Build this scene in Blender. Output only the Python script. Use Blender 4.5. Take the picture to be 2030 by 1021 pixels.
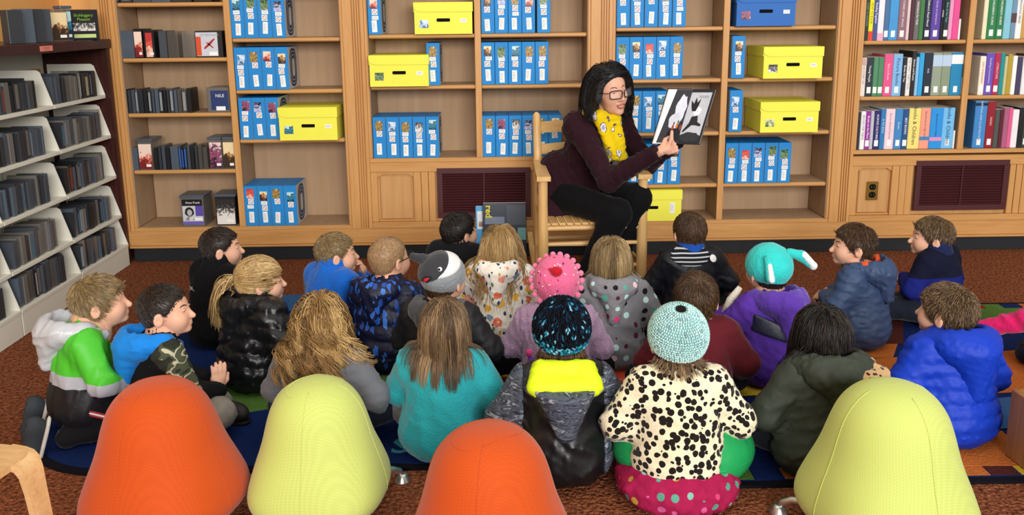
import bpy, bmesh, math, random
import numpy as np
from mathutils import Matrix, Vector

for o in list(bpy.data.objects): bpy.data.objects.remove(o)
SC = bpy.context.scene
COL = SC.collection
# ------------------------------------------------------------------ camera
F, CX, CY = 1700.0, 1015.0, 385.0
CAM_H, CAM_D = 1.334, 4.66
def cam_rot():
    vx, vy, nx = 988., 30., 1100.
    d = np.array([(vx-CX)/F, -(vy-CY)/F, -1.]); d /= np.linalg.norm(d)
    n = np.array([(nx-CX)/F, 0, -1.]); n[1] = -(d[0]*n[0]+d[2]*n[2])/d[1]; n /= np.linalg.norm(n)
    if n[1] > 0: n = -n
    up = -n
    return np.stack([np.cross(d, up), d, up])
RC = cam_rot()
cam = bpy.data.objects.new('camera', bpy.data.cameras.new('camera')); COL.objects.link(cam)
cam.data.sensor_width = 36.0; cam.data.lens = 36.0*F/2030.0
cam.data.shift_y = -(510.5-CY)/2030.0
cam.data.clip_start = .05; cam.data.clip_end = 60
mw = Matrix.Identity(4)
for i in range(3):
    for j in range(3): mw[i][j] = RC[i, j]
mw.translation = Vector((0, -CAM_D, CAM_H)); cam.matrix_world = mw
SC.camera = cam
# ------------------------------------------------------------------ light
wd = bpy.data.worlds.new('world'); SC.world = wd; wd.use_nodes = True
wd.node_tree.nodes['Background'].inputs[0].default_value = (1.0, .965, .91, 1)
wd.node_tree.nodes['Background'].inputs[1].default_value = 0.50
def area(name, loc, target, sx, sy, power, col):
    l = bpy.data.lights.new(name, 'AREA'); l.shape = 'RECTANGLE'; l.size = sx; l.size_y = sy; l.energy = power; l.color = col
    o = bpy.data.objects.new(name, l); COL.objects.link(o); o.location = loc
    o.rotation_euler = (Vector(target)-Vector(loc)).to_track_quat('-Z', 'Y').to_euler(); return o
area('window_daylight', (1.8, -10.5, 3.0), (.2, 0, .6), 6.0, 2.6, 900, (1.0, .98, .96))
area('ceiling_light', (.3, -2.6, 3.3), (.3, -2.3, 0), 4.2, 2.6, 38, (1.0, .93, .82))
SC.view_settings.view_transform = 'Standard'; SC.view_settings.look = 'None'
SC.view_settings.exposure = 0.0; SC.view_settings.gamma = 1.0; SC.view_settings.use_curve_mapping = False

def ray(px, py):
    return RC @ np.array([(px-CX)/F, -(py-CY)/F, -1.])
def aty(px, py, Y=0.0):
    r = ray(px, py); t = (Y+CAM_D)/r[1]; return (r[0]*t, Y, CAM_H+r[2]*t)
def atz(px, py, z=0.0):
    r = ray(px, py); t = (z-CAM_H)/r[2]; return (r[0]*t, r[1]*t-CAM_D, z)
# ------------------------------------------------------------------ materials
def lin(c):
    if isinstance(c, str):
        c = c.lstrip('#'); c = [int(c[i:i+2], 16) for i in (0, 2, 4)]
    if max(c) > 1.0: c = [v/255. for v in c]
    return tuple((v/12.92 if v <= .04045 else ((v+.055)/1.055)**2.4) for v in c)+(1.0,)
class NT:
    def __init__(s, name, rough=.7, spec=.3):
        s.m = bpy.data.materials.new(name); s.m.use_nodes = True; s.t = s.m.node_tree; s.b = s.t.nodes['Principled BSDF']
        s.b.inputs['Roughness'].default_value = rough; s.b.inputs['Specular IOR Level'].default_value = spec
        s._co = None
    def n(s, ty, props=None, **ins):
        x = s.t.nodes.new(ty)
        for k, v in (props or {}).items(): setattr(x, k, v)
        for k, v in ins.items(): s.set(x, k, v)
        return x
    def set(s, x, k, v):
        i = x.inputs[int(k[1:])] if (k[0] == '_' and k[1:].isdigit()) else x.inputs[k.replace('_', ' ')]
        if isinstance(v, bpy.types.NodeSocket): s.t.links.new(v, i)
        else: i.default_value = v
    def co(s, scale=(1, 1, 1), rot=(0, 0, 0), loc=(0, 0, 0)):
        if s._co is None: s._co = s.n('ShaderNodeTexCoord')
        mp = s.n('ShaderNodeMapping', None, Vector=s._co.outputs['Object'], Scale=scale, Rotation=rot, Location=loc)
        return mp.outputs[0]
    def noise(s, v, scale=5, detail=2, rough=.5, dist=0):
        return s.n('ShaderNodeTexNoise', None, Vector=v, Scale=scale, Detail=detail, Roughness=rough, Distortion=dist)
    def vor(s, v, scale=5, feature='F1', rnd=1.0):
        return s.n('ShaderNodeTexVoronoi', dict(feature=feature), Vector=v, Scale=scale, Randomness=rnd)
    def ramp(s, f, stops, interp='LINEAR'):
        r = s.n('ShaderNodeValToRGB', None, Fac=f); cr = r.color_ramp; cr.interpolation = interp
        while len(cr.elements) > 1: cr.elements.remove(cr.elements[-1])
        cr.elements[0].position = stops[0][0]; cr.elements[0].color = lin(stops[0][1])
        for p, c in stops[1:]:
            e = cr.elements.new(p); e.color = lin(c)
        return r.outputs[0]
    def math(s, op, a, b=0.0, c=0.0, clamp=False):
        x = s.n('ShaderNodeMath', dict(operation=op, use_clamp=clamp)); s.set(x, '_0', a); s.set(x, '_1', b)
        if op in ('MULTIPLY_ADD', 'SMOOTH_MIN', 'COMPARE'): s.set(x, '_2', c)
        return x.outputs[0]
    def mix(s, f, a, b, blend='MIX'):
        x = s.n('ShaderNodeMix', dict(data_type='RGBA', blend_type=blend)); s.set(x, '_0', f)
        s.set(x, '_6', a if not isinstance(a, (str, tuple)) or (isinstance(a, tuple) and len(a) == 4) else lin(a))
        s.set(x, '_7', b if not isinstance(b, (str, tuple)) or (isinstance(b, tuple) and len(b) == 4) else lin(b))
        return x.outputs[2]
    def xyz(s):
        if s._co is None: s._co = s.n('ShaderNodeTexCoord')
        return s.n('ShaderNodeSeparateXYZ', None, Vector=s._co.outputs['Object']).outputs
    def col(s, v): s.set(s.b, 'Base_Color', v if isinstance(v, bpy.types.NodeSocket) or (isinstance(v, tuple) and len(v) == 4) else lin(v)); return s
    def bump(s, h, strength=.3, dist=.01):
        bn = s.n('ShaderNodeBump', None, Height=h, Strength=strength, Distance=dist); s.t.links.new(bn.outputs[0], s.b.inputs['Normal']); return s
_mc = {}
def flat(c, rough=.6, spec=.3, metal=0.0, bs=0, bst=.2, bd=.004, sheen=0, var=0.0, vs=8, alpha=1.0, trans=0.0):
    """plain procedural material: colour with slight noise variation and an optional fine bump"""
    key = (str(c), rough, spec, metal, bs, bst, bd, sheen, var, vs, alpha, trans)
    if key in _mc: return _mc[key]
    g = NT('mat_'+str(len(_mc)), rough, spec); g.b.inputs['Metallic'].default_value = metal
    if var > 0:
        nz = g.noise(g.co(), vs, 3)
        l = lin(c); a = tuple(min(1, x*(1-var)) for x in l[:3])+(1,); b = tuple(min(1, x*(1+var)) for x in l[:3])+(1,)
        g.col(g.mix(nz.outputs[0], a, b))
    else: g.col(c)
    if bs: g.bump(g.noise(g.co(), bs, 2).outputs[0], bst, bd)
    if sheen:
        g.b.inputs['Sheen Weight'].default_value = sheen; g.b.inputs['Sheen Roughness'].default_value = .4
    if trans: g.b.inputs['Transmission Weight'].default_value = trans; g.b.inputs['IOR'].default_value = 1.2
    g.b.inputs['Alpha'].default_value = alpha
    _mc[key] = g.m; return g.m
def fabric(c, **k):
    d = dict(rough=.9, spec=.15, bs=90, bst=.35, bd=.004, sheen=.12, var=.12, vs=9); d.update(k); return flat(c, **d)
def nylon(c, **k):
    d = dict(rough=.42, spec=.4, bs=30, bst=.25, bd=.008, var=.06); d.update(k); return flat(c, **d)
def wood(name, c1, c2, axis='z', rough=.42, spec=.35, scale=1.0):
    g = NT(name, rough, spec)
    sc = {'z': (26, 26, 1.6), 'x': (1.6, 26, 26), 'y': (26, 1.6, 26)}[axis]
    a = g.noise(g.co(tuple(v*scale for v in sc)), 1.0, 5, .6, .6).outputs[0]
    b = g.noise(g.co(tuple(v*scale*4 for v in sc)), 1.0, 2, .5).outputs[0]
    f = g.math('MULTIPLY_ADD', b, .35, g.math('MULTIPLY', a, .65))
    g.col(g.ramp(f, [(.3, c1), (.7, c2)])); g.bump(f, .08, .003); return g.m
# ------------------------------------------------------------------ mesh helpers
def mesh(name, v, f, mats, smooth=False, midx=None):
    me = bpy.data.meshes.new(name)
    v = np.asarray(v, dtype=np.float32)
    if isinstance(f, np.ndarray):
        nf, k = f.shape
        me.vertices.add(len(v)); me.vertices.foreach_set('co', v.ravel())
        me.loops.add(nf*k); me.loops.foreach_set('vertex_index', f.astype(np.int32).ravel())
        me.polygons.add(nf); me.polygons.foreach_set('loop_start', np.arange(0, nf*k, k, dtype=np.int32))
        me.update(calc_edges=True)
    else: me.from_pydata(v.tolist(), [], f); me.update()
    for m in (mats if isinstance(mats, (list, tuple)) else [mats]): me.materials.append(m)
    if midx is not None: me.polygons.foreach_set('material_index', np.asarray(midx, dtype=np.int32))
    if smooth: me.polygons.foreach_set('use_smooth', np.ones(len(me.polygons), dtype=bool))
    return me
def put(name, me, parent=None, loc=(0, 0, 0), rot=(0, 0, 0), **tags):
    o = bpy.data.objects.new(name, me); COL.objects.link(o); o.location = loc; o.rotation_euler = rot
    if parent: o.parent = parent
    for k, v in tags.items(): o[k] = v
    return o
def root(name, label, cat, loc=(0, 0, 0), rz=0.0, group=None):
    o = bpy.data.objects.new(name, None); COL.objects.link(o); o.location = loc; o.rotation_euler = (0, 0, rz)
    o.empty_display_size = .05; o['label'] = label; o['category'] = cat
    if group: o['group'] = group
    return o
class MB:
    """collects simple solids into one mesh"""
    def __init__(s): s.v = []; s.f = []; s.mi = []
    def add(s, v, f, mi=0):
        k = len(s.v); s.v += [tuple(p) for p in v]; s.f += [tuple(i+k for i in q) for q in f]; s.mi += [mi]*len(f); return s
    def box(s, lo, hi, bev=0.0, mi=0):
        x0, y0, z0 = lo; x1, y1, z1 = hi
        if bev <= 0:
            return s.add([(x0, y0, z0), (x1, y0, z0), (x1, y1, z0), (x0, y1, z0), (x0, y0, z1), (x1, y0, z1), (x1, y1, z1), (x0, y1, z1)],
                         [(0, 3, 2, 1), (4, 5, 6, 7), (0, 1, 5, 4), (1, 2, 6, 5), (2, 3, 7, 6), (3, 0, 4, 7)], mi)
        c = ((x0+x1)/2, (y0+y1)/2, (z0+z1)/2); h = ((x1-x0)/2, (y1-y0)/2, (z1-z0)/2); b = min(bev, .45*min(h)*2)
        vs = []; idx = {}
        for sx in (-1, 1):
            for sy in (-1, 1):
                for sz in (-1, 1):
                    for ax in range(3):
                        p = [c[0]+sx*(h[0]-b), c[1]+sy*(h[1]-b), c[2]+sz*(h[2]-b)]
                        p[ax] += (sx, sy, sz)[ax]*b; idx[(sx, sy, sz, ax)] = len(vs); vs.append(tuple(p))
        fs = []
        for ax in range(3):
            o = [a for a in range(3) if a != ax]
            for sg in (-1, 1):
                q = []
                for a, b_ in ((-1, -1), (1, -1), (1, 1), (-1, 1)):
                    k = [0, 0, 0]; k[ax] = sg; k[o[0]] = a; k[o[1]] = b_; q.append(idx[(*k, ax)])
                fs.append(tuple(q))
            for a in (-1, 1):
                for b_ in (-1, 1):
                    k1 = [0, 0, 0]; k1[o[0]] = a; k1[o[1]] = b_; k1[ax] = -1; k2 = list(k1); k2[ax] = 1
                    fs.append((idx[(*k1, o[0])], idx[(*k1, o[1])], idx[(*k2, o[1])], idx[(*k2, o[0])]))
        for sx in (-1, 1):
            for sy in (-1, 1):
                for sz in (-1, 1): fs.append(tuple(idx[(sx, sy, sz, a)] for a in range(3)))
        return s.add(vs, fs, mi)
    def tube(s, pts, r, n=8, mi=0, cap=True):
        pts = [Vector(p) for p in pts]; m = len(pts); rr = r if isinstance(r, (list, tuple)) else [r]*m
        vs = []; up = None
        for i, p in enumerate(pts):
            t = (pts[min(i+1, m-1)]-pts[max(i-1, 0)]).normalized()
            if up is None: up = Vector((0, 0, 1)) if abs(t.z) < .9 else Vector((1, 0, 0))
            a = t.cross(up).normalized(); up = a.cross(t).normalized()
            for k in range(n):
                th = 2*math.pi*k/n; vs.append(p+(a*math.cos(th)+up*math.sin(th))*rr[i])
        fs = [(i*n+k, i*n+(k+1) % n, (i+1)*n+(k+1) % n, (i+1)*n+k) for i in range(m-1) for k in range(n)]
        if cap: fs += [tuple(range(n-1, -1, -1)), tuple((m-1)*n+k for k in range(n))]
        return s.add(vs, fs, mi)
    def lathe(s, prof, n=24, c=(0, 0, 0), mi=0, fn=None):
        vs = []; m = len(prof)
        for r, z in prof:
            for k in range(n):
                th = 2*math.pi*k/n; q = fn(th, r, z) if fn else (r*math.cos(th), r*math.sin(th), z)
                vs.append((c[0]+q[0], c[1]+q[1], c[2]+q[2]))
        fs = [(i*n+k, i*n+(k+1) % n, (i+1)*n+(k+1) % n, (i+1)*n+k) for i in range(m-1) for k in range(n)]
        return s.add(vs, fs, mi)
    def prism(s, poly, ax, a0, a1, mi=0):
        """polygon in the two other axes, extruded along ax (0,1,2) from a0 to a1"""
        def P(u, w, t):
            return {0: (t, u, w), 1: (u, t, w), 2: (u, w, t)}[ax]
        n = len(poly); vs = [P(u, w, a0) for u, w in poly]+[P(u, w, a1) for u, w in poly]
        fs = [tuple(range(n-1, -1, -1)), tuple(range(n, 2*n))]+[(i, (i+1) % n, n+(i+1) % n, n+i) for i in range(n)]
        return s.add(vs, fs, mi)
    def me(s, name, mats, smooth=False):
        me = mesh(name, s.v, s.f, mats, False, s.mi)
        bm = bmesh.new(); bm.from_mesh(me); bmesh.ops.recalc_face_normals(bm, faces=bm.faces); bm.to_mesh(me); bm.free()
        if smooth:
            me.polygons.foreach_set('use_smooth', np.ones(len(me.polygons), dtype=bool))
            if smooth == 'auto':
                me.set_sharp_from_angle(angle=math.radians(40))
        return me
def boxme(name, lo, hi, mat, bev=0.0): return MB().box(lo, hi, bev).me(name, mat)
def box_part(name, lo, hi, mat, parent=None, bev=0.0, **t):
    """a box as an object whose origin is its own centre"""
    c = tuple((a+b)/2 for a, b in zip(lo, hi)); h = tuple((b-a)/2 for a, b in zip(lo, hi))
    return put(name, boxme(name, tuple(-q for q in h), h, mat, bev), parent, c, **t)
def rrect(w, h, r, n=5):
    p = []
    for cx_, cy_, a0 in ((w/2-r, h/2-r, 0), (-w/2+r, h/2-r, 90), (-w/2+r, -h/2+r, 180), (w/2-r, -h/2+r, 270)):
        for i in range(n+1):
            a = math.radians(a0+90*i/n); p.append((cx_+r*math.cos(a), cy_+r*math.sin(a)))
    return p
_tc = {}
def text_me(txt, size, mat, bold=False):
    k = (txt, size, mat.name)
    if k in _tc: return _tc[k]
    cu = bpy.data.curves.new('t', 'FONT'); cu.body = txt; cu.size = size; cu.align_x = 'CENTER'; cu.align_y = 'CENTER'; cu.resolution_u = 2
    if bold: cu.offset = size*.02
    ob = bpy.data.objects.new('t', cu); me = bpy.data.meshes.new_from_object(ob)
    bpy.data.objects.remove(ob); bpy.data.curves.remove(cu)
    me.materials.clear(); me.materials.append(mat); me.name = 'lettering'; _tc[k] = me; return me
# ------------------------------------------------------------------ signed distance modelling
V3 = lambda *a: np.array(a, dtype=np.float32)
def cap(a, b, ra, rb=None):
    a = np.array(a, np.float32); b = np.array(b, np.float32); rb = ra if rb is None else rb; d = b-a; L = float(d@d)+1e-12
    def f(P):
        q = P-a; t = np.clip(q@d/L, 0, 1)
        return np.sqrt(((q-t[:, None]*d)**2).sum(1))-(ra+(rb-ra)*t)
    return f
def ell(c, r, R=None):
    c = np.array(c, np.float32); r = np.array(r if hasattr(r, '__len__') else (r, r, r), np.float32)
    def f(P):
        q = P-c
        if R is not None: q = q@R
        k0 = np.sqrt(((q/r)**2).sum(1))+1e-9; k1 = np.sqrt(((q/(r*r))**2).sum(1))+1e-9
        return k0*(k0-1)/k1
    return f
def smin(k, *fs):
    def f(P):
        a = fs[0](P)
        for g in fs[1:]:
            b = g(P); h = np.clip(.5+.5*(b-a)/k, 0, 1); a = b+(a-b)*h-k*h*(1-h)
        return a
    return f
def sub(f, g, k=.005):
    def h_(P):
        a = f(P); b = -g(P); h = np.clip(.5-.5*(b-a)/k, 0, 1); return b+(a-b)*h+k*h*(1-h)
    return h_
def inter(f, g, k=.005):
    def h_(P):
        a = f(P); b = g(P); h = np.clip(.5-.5*(b-a)/k, 0, 1); return b+(a-b)*h+k*h*(1-h)
    return h_
def plane(n, d):
    n = np.array(n, np.float32); n = n/np.linalg.norm(n)
    return lambda P: P@n-d            # inside where n.p < d
def off(f, o): return lambda P: f(P)-o
def disp(f, g): return lambda P: f(P)+g(P)
def xf(f, R, t):
    R = np.array(R, np.float32); t = np.array(t, np.float32)
    s2 = float((R[:, 0]**2).sum()); s1 = math.sqrt(s2)
    return lambda P: f(((P-t)@R)/s2)*s1       # R columns = (scaled) local axes in outer space
def wrinkle(seed, amp, wl, zs=1.0):
    r = np.random.RandomState(seed); K = r.normal(size=(5, 3)); K /= np.linalg.norm(K, axis=1)[:, None]; K[:, 2] *= zs
    K = (K*(2*math.pi/wl)*r.uniform(.7, 1.5, (5, 1))).astype(np.float32); ph = r.uniform(0, 6.28, 5).astype(np.float32)
    def g(P):
        w = np.sin(P@K[0]+ph[0]); w2 = np.sin(P@K[1]+ph[1]+1.3*w)
        a = np.abs(np.sin((P@K[2])*.5+ph[2]+1.1*w2)); b = np.abs(np.sin((P@K[3])*.5+ph[3]+1.2*w))
        return amp*(a**.7+b**.7-1.1)
    return g
def Rz(a):
    c, s = math.cos(a), math.sin(a); return np.array([[c, -s, 0], [s, c, 0], [0, 0, 1.]])
def Rx(a):
    c, s = math.cos(a), math.sin(a); return np.array([[1, 0, 0], [0, c, -s], [0, s, c]])
def Ry(a):
    c, s = math.cos(a), math.sin(a); return np.array([[c, 0, s], [0, 1, 0], [-s, 0, c]])
def nets(f, lo, hi, h, C=4):
    lo = np.array(lo, np.float32); hi = np.array(hi, np.float32)
    nb = np.ceil((hi-lo)/(h*C)).astype(int)+1; n = nb*C
    ax = [lo[i]+h*(np.arange(nb[i])*C+(C-1)/2.) for i in range(3)]
    G = np.stack(np.meshgrid(*ax, indexing='ij'), -1).reshape(-1, 3).astype(np.float32)
    vc = f(G).reshape(nb); act = np.abs(vc) < h*C*1.35
    V = np.where(vc < 0, -h, h).astype(np.float32).repeat(C, 0).repeat(C, 1).repeat(C, 2)
    bi = np.argwhere(act); o = np.stack(np.meshgrid(*[np.arange(C)]*3, indexing='ij'), -1).reshape(-1, 3)
    idx = (bi[:, None, :]*C+o[None]).reshape(-1, 3)
    V[idx[:, 0], idx[:, 1], idx[:, 2]] = f(lo+idx.astype(np.float32)*h)
    s = V < 0
    cnt = np.zeros(n-1, np.int8)
    for dx in (0, 1):
        for dy in (0, 1):
            for dz in (0, 1): cnt += s[dx:n[0]-1+dx, dy:n[1]-1+dy, dz:n[2]-1+dz]
    cell = np.argwhere((cnt > 0) & (cnt < 8)); m = len(cell)
    if m == 0: return np.zeros((0, 3)), np.zeros((0, 4), int)
    acc = np.zeros((m, 3), np.float32); num = np.zeros(m, np.float32)
    cr = [(x, y, z) for x in (0, 1) for y in (0, 1) for z in (0, 1)]
    vals = {c: V[cell[:, 0]+c[0], cell[:, 1]+c[1], cell[:, 2]+c[2]] for c in cr}
    for c in cr:
        for a in range(3):
            if c[a] == 0:
                d = list(c); d[a] = 1; d = tuple(d); A = vals[c]; B = vals[d]; k = (A < 0) != (B < 0)
                t = np.where(k, A/np.where(k, A-B, 1), 0); p = np.tile(np.array(c, np.float32), (m, 1)); p[:, a] += t
                acc += p*k[:, None]; num += k
    verts = lo+(cell+acc/num[:, None])*h
    vid = np.full(n-1, -1, np.int64); vid[cell[:, 0], cell[:, 1], cell[:, 2]] = np.arange(m)
    faces = []
    for a in range(3):
        b, c = (a+1) % 3, (a+2) % 3
        sl0 = [slice(None)]*3; sl1 = [slice(None)]*3; sl0[a] = slice(0, n[a]-1); sl1[a] = slice(1, n[a])
        e = np.argwhere(s[tuple(sl0)] != s[tuple(sl1)])
        e = e[(e[:, b] > 0) & (e[:, c] > 0) & (e[:, b] < n[b]-1) & (e[:, c] < n[c]-1)]
        if not len(e): continue
        def g(db, dc):
            q = e.copy(); q[:, b] -= db; q[:, c] -= dc; return vid[q[:, 0], q[:, 1], q[:, 2]]
        q = np.stack([g(1, 1), g(0, 1), g(0, 0), g(1, 0)], 1)
        inside0 = s[e[:, 0], e[:, 1], e[:, 2]]
        q[~inside0] = q[~inside0][:, ::-1]; faces.append(q)
    F_ = np.concatenate(faces); F_ = F_[(F_ >= 0).all(1)]
    return verts, F_
def sdf_me(name, f, lo, hi, h, mat):
    v, q = nets(f, lo, hi, h); return mesh(name, v, q, mat, True)
def join_vf(parts):
    vs, fs, k = [], [], 0
    for v, f in parts: vs.append(v); fs.append(f+k); k += len(v)
    return np.concatenate(vs), np.concatenate(fs)
def grad(f, P, e=.003):
    g = np.stack([f(P+V3(e, 0, 0))-f(P-V3(e, 0, 0)), f(P+V3(0, e, 0))-f(P-V3(0, e, 0)), f(P+V3(0, 0, e))-f(P-V3(0, 0, e))], 1)
    return g/(np.linalg.norm(g, axis=1)[:, None]+1e-9)
# ================================================================== setting
OAK = wood('maple_vertical', '#bc874c', '#d4a064', 'z')
OAKX = wood('maple_horizontal', '#ba854a', '#d4a063', 'x')
OAKP = wood('maple_panel', '#b98850', '#d0a06a', 'z', scale=.6)
PLY = wood('plywood_back', '#a38564', '#b6977a', 'z', .6, .2, .4)
DARKW = wood('dark_mahogany', '#2a100d', '#45201b', 'z', .35, .4)
def carpet():
    g = NT('carpet', .95, .1)
    a = g.noise(g.co(), 85, 2, .6).outputs[0]; b = g.noise(g.co((1, 1, 1)), 6, 2).outputs[0]; c = g.vor(g.co(), 75).outputs['Distance']
    base = g.ramp(a, [(.30, '#341a10'), (.42, '#6e3c26'), (.55, '#8a5034'), (.72, '#a56c48')])
    g.col(g.mix(g.math('MULTIPLY', b, .35), base, '#7a4229')); g.bump(g.math('MULTIPLY_ADD', c, .6, a), .9, .012)
    return g.m
box_part('floor', (-3.2, -5.6, -.05), (4.6, .45, 0), carpet(), kind='structure')
PAINT = flat('#e6b06a', .7, .2, var=.05, vs=2)
box_part('wall_back', (-3.2, .30, 0), (4.6, .42, 2.6), PAINT, kind='structure')
box_part('wall_left', (-2.56, -5.6, 0), (-2.46, .30, 2.6), PAINT, kind='structure')
box_part('baseboard_back', (-2.06, .012, 0), (4.2, .05, .08), flat('#22262a', .5, .3, var=.1), kind='structure', bev=.002)
bt = box_part('trim_1', (-2.14, -.004, .078), (4.2, .28, .178), OAKX, kind='structure', bev=.002)
for z0, z1, yo in ((-.047, -.035, -.146), (-.033, -.026, -.143)):
    put('moulding', boxme('moulding', (-3.17, yo-.006, z0), (3.17, -.13, z1), OAKX, .002), bt)
# fluted pilasters
def pilaster(n, x0, x1):
    w = x1-x0; pts = [(0, .28), (0, -.006), (.002, -.010)]
    for g in (.47, .585, .70, .815):
        c = w*g; pts += [(c-.0035, -.010), (c-.0012, .000), (c+.0012, .000), (c+.0035, -.010)]
    pts += [(w-.002, -.010), (w, -.006), (w, .28)]
    put('trim_%d' % n, MB().prism(pts, 2, 0, 1.95).me('trim', OAK), None, (x0, 0, .178), kind='structure')
for i, (a, b) in enumerate(((-2.15, -2.034), (-.83, -.716), (.492, .610), (1.835, 1.951))): pilaster(i+2, a, b)

def bookcase(label, x0, x1, div, zs_l, zs_r, z_bot, group='built-in bookcases along the back wall'):
    xm = (x0+x1)/2
    r = root('bookcase', label, 'bookcase', (xm, .14, z_bot), group=None)
    def P(name, lo, hi, m, bev=.002):
        off_ = (-xm, -.14, -z_bot); return box_part(name, tuple(a+b for a, b in zip(lo, off_)), tuple(a+b for a, b in zip(hi, off_)), m, r, bev)
    top = 2.05
    P('back_panel', (x0, .262, z_bot), (x1, .28, top), PLY, 0)
    P('side_panel', (x0, .004, z_bot), (x0+.018, .262, top), PLY); P('side_panel', (x1-.018, .004, z_bot), (x1, .262, top), PLY)
    P('face_edge', (x0, -.004, z_bot), (x0+.014, .004, top), OAK); P('face_edge', (x1-.014, -.004, z_bot), (x1, .004, top), OAK)
    P('divider', (div-.012, .006, z_bot), (div+.012, .262, top), PLY)
    P('divider_edge', (div-.017, -.004, z_bot), (div+.017, .006, top), OAK)
    P('deck', (x0+.018, .004, z_bot-.018), (x1-.018, .262, z_bot), PLY)
    P('deck_edge', (x0, -.006, z_bot-.022), (x1, .004, z_bot), OAKX)
    P('top_panel', (x0, -.004, top), (x1, .28, top+.03), OAKX)
    for zs, a, b in ((zs_l, x0+.018, div-.012), (zs_r, div+.012, x1-.018)):
        for z in zs:
            s = P('shelf', (a+.001, .020, z-.020), (b-.001, .255, z), PLY, .002)
            put('nosing', boxme('nosing', (-(b-a)/2+.002, -.014, -.011), ((b-a)/2-.002, 0, .0102), OAKX, .006), s, (0, -.1175, 0))
        for q in (a+.004, b-.004):        # slotted shelf standards
            P('shelf_standard', (q-.004 if q < (a+b)/2 else q+.001, .246, z_bot+.002), (q-.001 if q < (a+b)/2 else q+.004, .256, top-.05), flat('#7a5a3a', .5, .3), 0)
    return r
ZA1 = (1.127, .831, .518); ZA2 = (1.227, .952, .683)
bookcase('built-in maple bookcase holding audiobooks and blue kit boxes beside the white media shelving', -2.034, -.83, -1.437, (1.417,)+ZA1, (1.50,)+ZA2, .197)
bookcase('built-in maple bookcase above the louvred grille behind the rocking chair', -.716, .492, -.112, (1.51, 1.238, .965), (1.51, 1.238, .965), .570)
bookcase('built-in maple bookcase with yellow boxes to the right of the reading woman', .610, 1.835, 1.221, (1.54, 1.262, .985, .694, .403), (1.54, 1.262, .985, .694, .403), .198)
bookcase('built-in maple bookcase full of upright books above the wall socket', 1.951, 3.16, 2.543, (1.48, 1.178, .876), (1.48, 1.178, .876), .582)

MAROON = flat('#4a2226', .45, .35, var=.08); BLACK = flat('#0c0b0b', .8, .1); STEEL = flat('#c9c9c4', .3, .5, .9)
def wainscot(label, x0, x1, vx0, vx1, zt=.548):
    """panelled front below a bookcase"""
    xm = (x0+x1)/2; r = root('cabinet_front', label, 'cabinet', (xm, .1, .178))
    def P(name, lo, hi, m=OAK, bev=.0015):
        o = (-xm, -.1, -.178); return box_part(name, tuple(a+b for a, b in zip(lo, o)), tuple(a+b for a, b in zip(hi, o)), m, r, bev)
    P('backing', (x0, .02, .178), (x1, .10, zt), OAKP, 0)
    P('top_rail', (x0, -.004, zt-.055), (x1, .02, zt), OAKX); P('bottom_rail', (x0, -.010, .178), (x1, .02, .212), OAKX)
    z0, z1 = .213, zt-.056
    for a, b in ((x0, x0+.036), (vx0-.122, vx0-.082), (vx0-.08, vx0-.042), (vx0-.04, vx0-.004), (vx1+.004, vx1+.036), (vx1+.04, vx1+.075), (vx1+.077, vx1+.115), (x1-.036, x1)):
        if b > x1 or a < x0-.001: continue
        P('stile', (a, -.003 if (b-a) > .037 else -.001, z0), (b, .02, z1))
    for a, b in ((x0+.036, vx0-.122), (vx1+.115, x1-.036)):      # recessed panels with clipped upper corners
        if b-a < .05: continue
        w = b-a; m = MB(); c = .028
        m.prism([(-w/2, z1), (-w/2, z1-c), (-w/2+.012, z1-c+.004), (-w/2+c, z1-.012), (w/2-c, z1-.012), (w/2-.012, z1-c+.004), (w/2, z1-c), (w/2, z1)], 1, .006, .02)
        put('arched_rail', m.me('arched_rail', OAKX), r, ((a+b)/2-xm, -.1, -.178))
        P('panel', (a+.012, .010, z0+.012), (b-.012, .02, z1-.022), OAKP, .004)
        P('bead', (a, .004, z0), (b, .02, z0+.01), OAKX, .003)
    return r
wainscot('panelled maple cabinet front below the middle bookcase', -.716, .492, -.358, .172)
wainscot('panelled maple cabinet front with brass socket below the upright books', 1.951, 3.16, 2.30, 2.835)
def vent(label, x0, x1, z0, z1):
    xm, zm = (x0+x1)/2, (z0+z1)/2; w, h = x1-x0, z1-z0
    r = root('vent_grille', label, 'vent', (xm, -.004, z0)); t = .03
    for lo, hi in (((-w/2, -.008, 0), (w/2, .004, t)), ((-w/2, -.008, h-t), (w/2, .004, h)), ((-w/2, -.008, t), (-w/2+t, .004, h-t)), ((w/2-t, -.008, t), (w/2, .004, h-t))):
        box_part('frame_bar', lo, hi, MAROON, r, .0012)
    box_part('duct_back', (-w/2+t, .010, t), (w/2-t, .014, h-t), BLACK, r)
    n = 15; sm = MB().prism([(-.008, -.004), (-.006, -.006), (.009, .004), (.008, .006)], 0, -w/2+t, w/2-t).me('slat', MAROON)
    for i in range(n): put('slat', sm, r, (0, .001, t+(i+.5)*(h-2*t)/n))
    box_part('centre_rib', (-.003, -.007, t), (.003, .004, h-t), MAROON, r)
    sc = MB().lathe([(.0, -.002), (.003, -.002), (.004, 0)], 8).me('screw', STEEL)
    for sx, z in ((-1, h-.012), (1, h-.012), (-1, .012), (1, .012)): put('screw', sc, r, (sx*(w/2-.014), -.008, z), (math.pi/2, 0, 0))
vent('maroon louvred air grille beside the rocking chair', -.350, .166, .232, .512)
vent('maroon louvred air grille below the upright books', 2.308, 2.828, .238, .520)
r = root('wall_socket', 'brass double wall socket on the maple panel below the books', 'socket', (2.075, .006, .30))
BRASS = flat('#b08a3c', .3, .5, .9)
put('plate', MB().prism(rrect(.064, .105, .004), 1, -.006, 0).me('plate', BRASS), r, (0, 0, .052))
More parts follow.
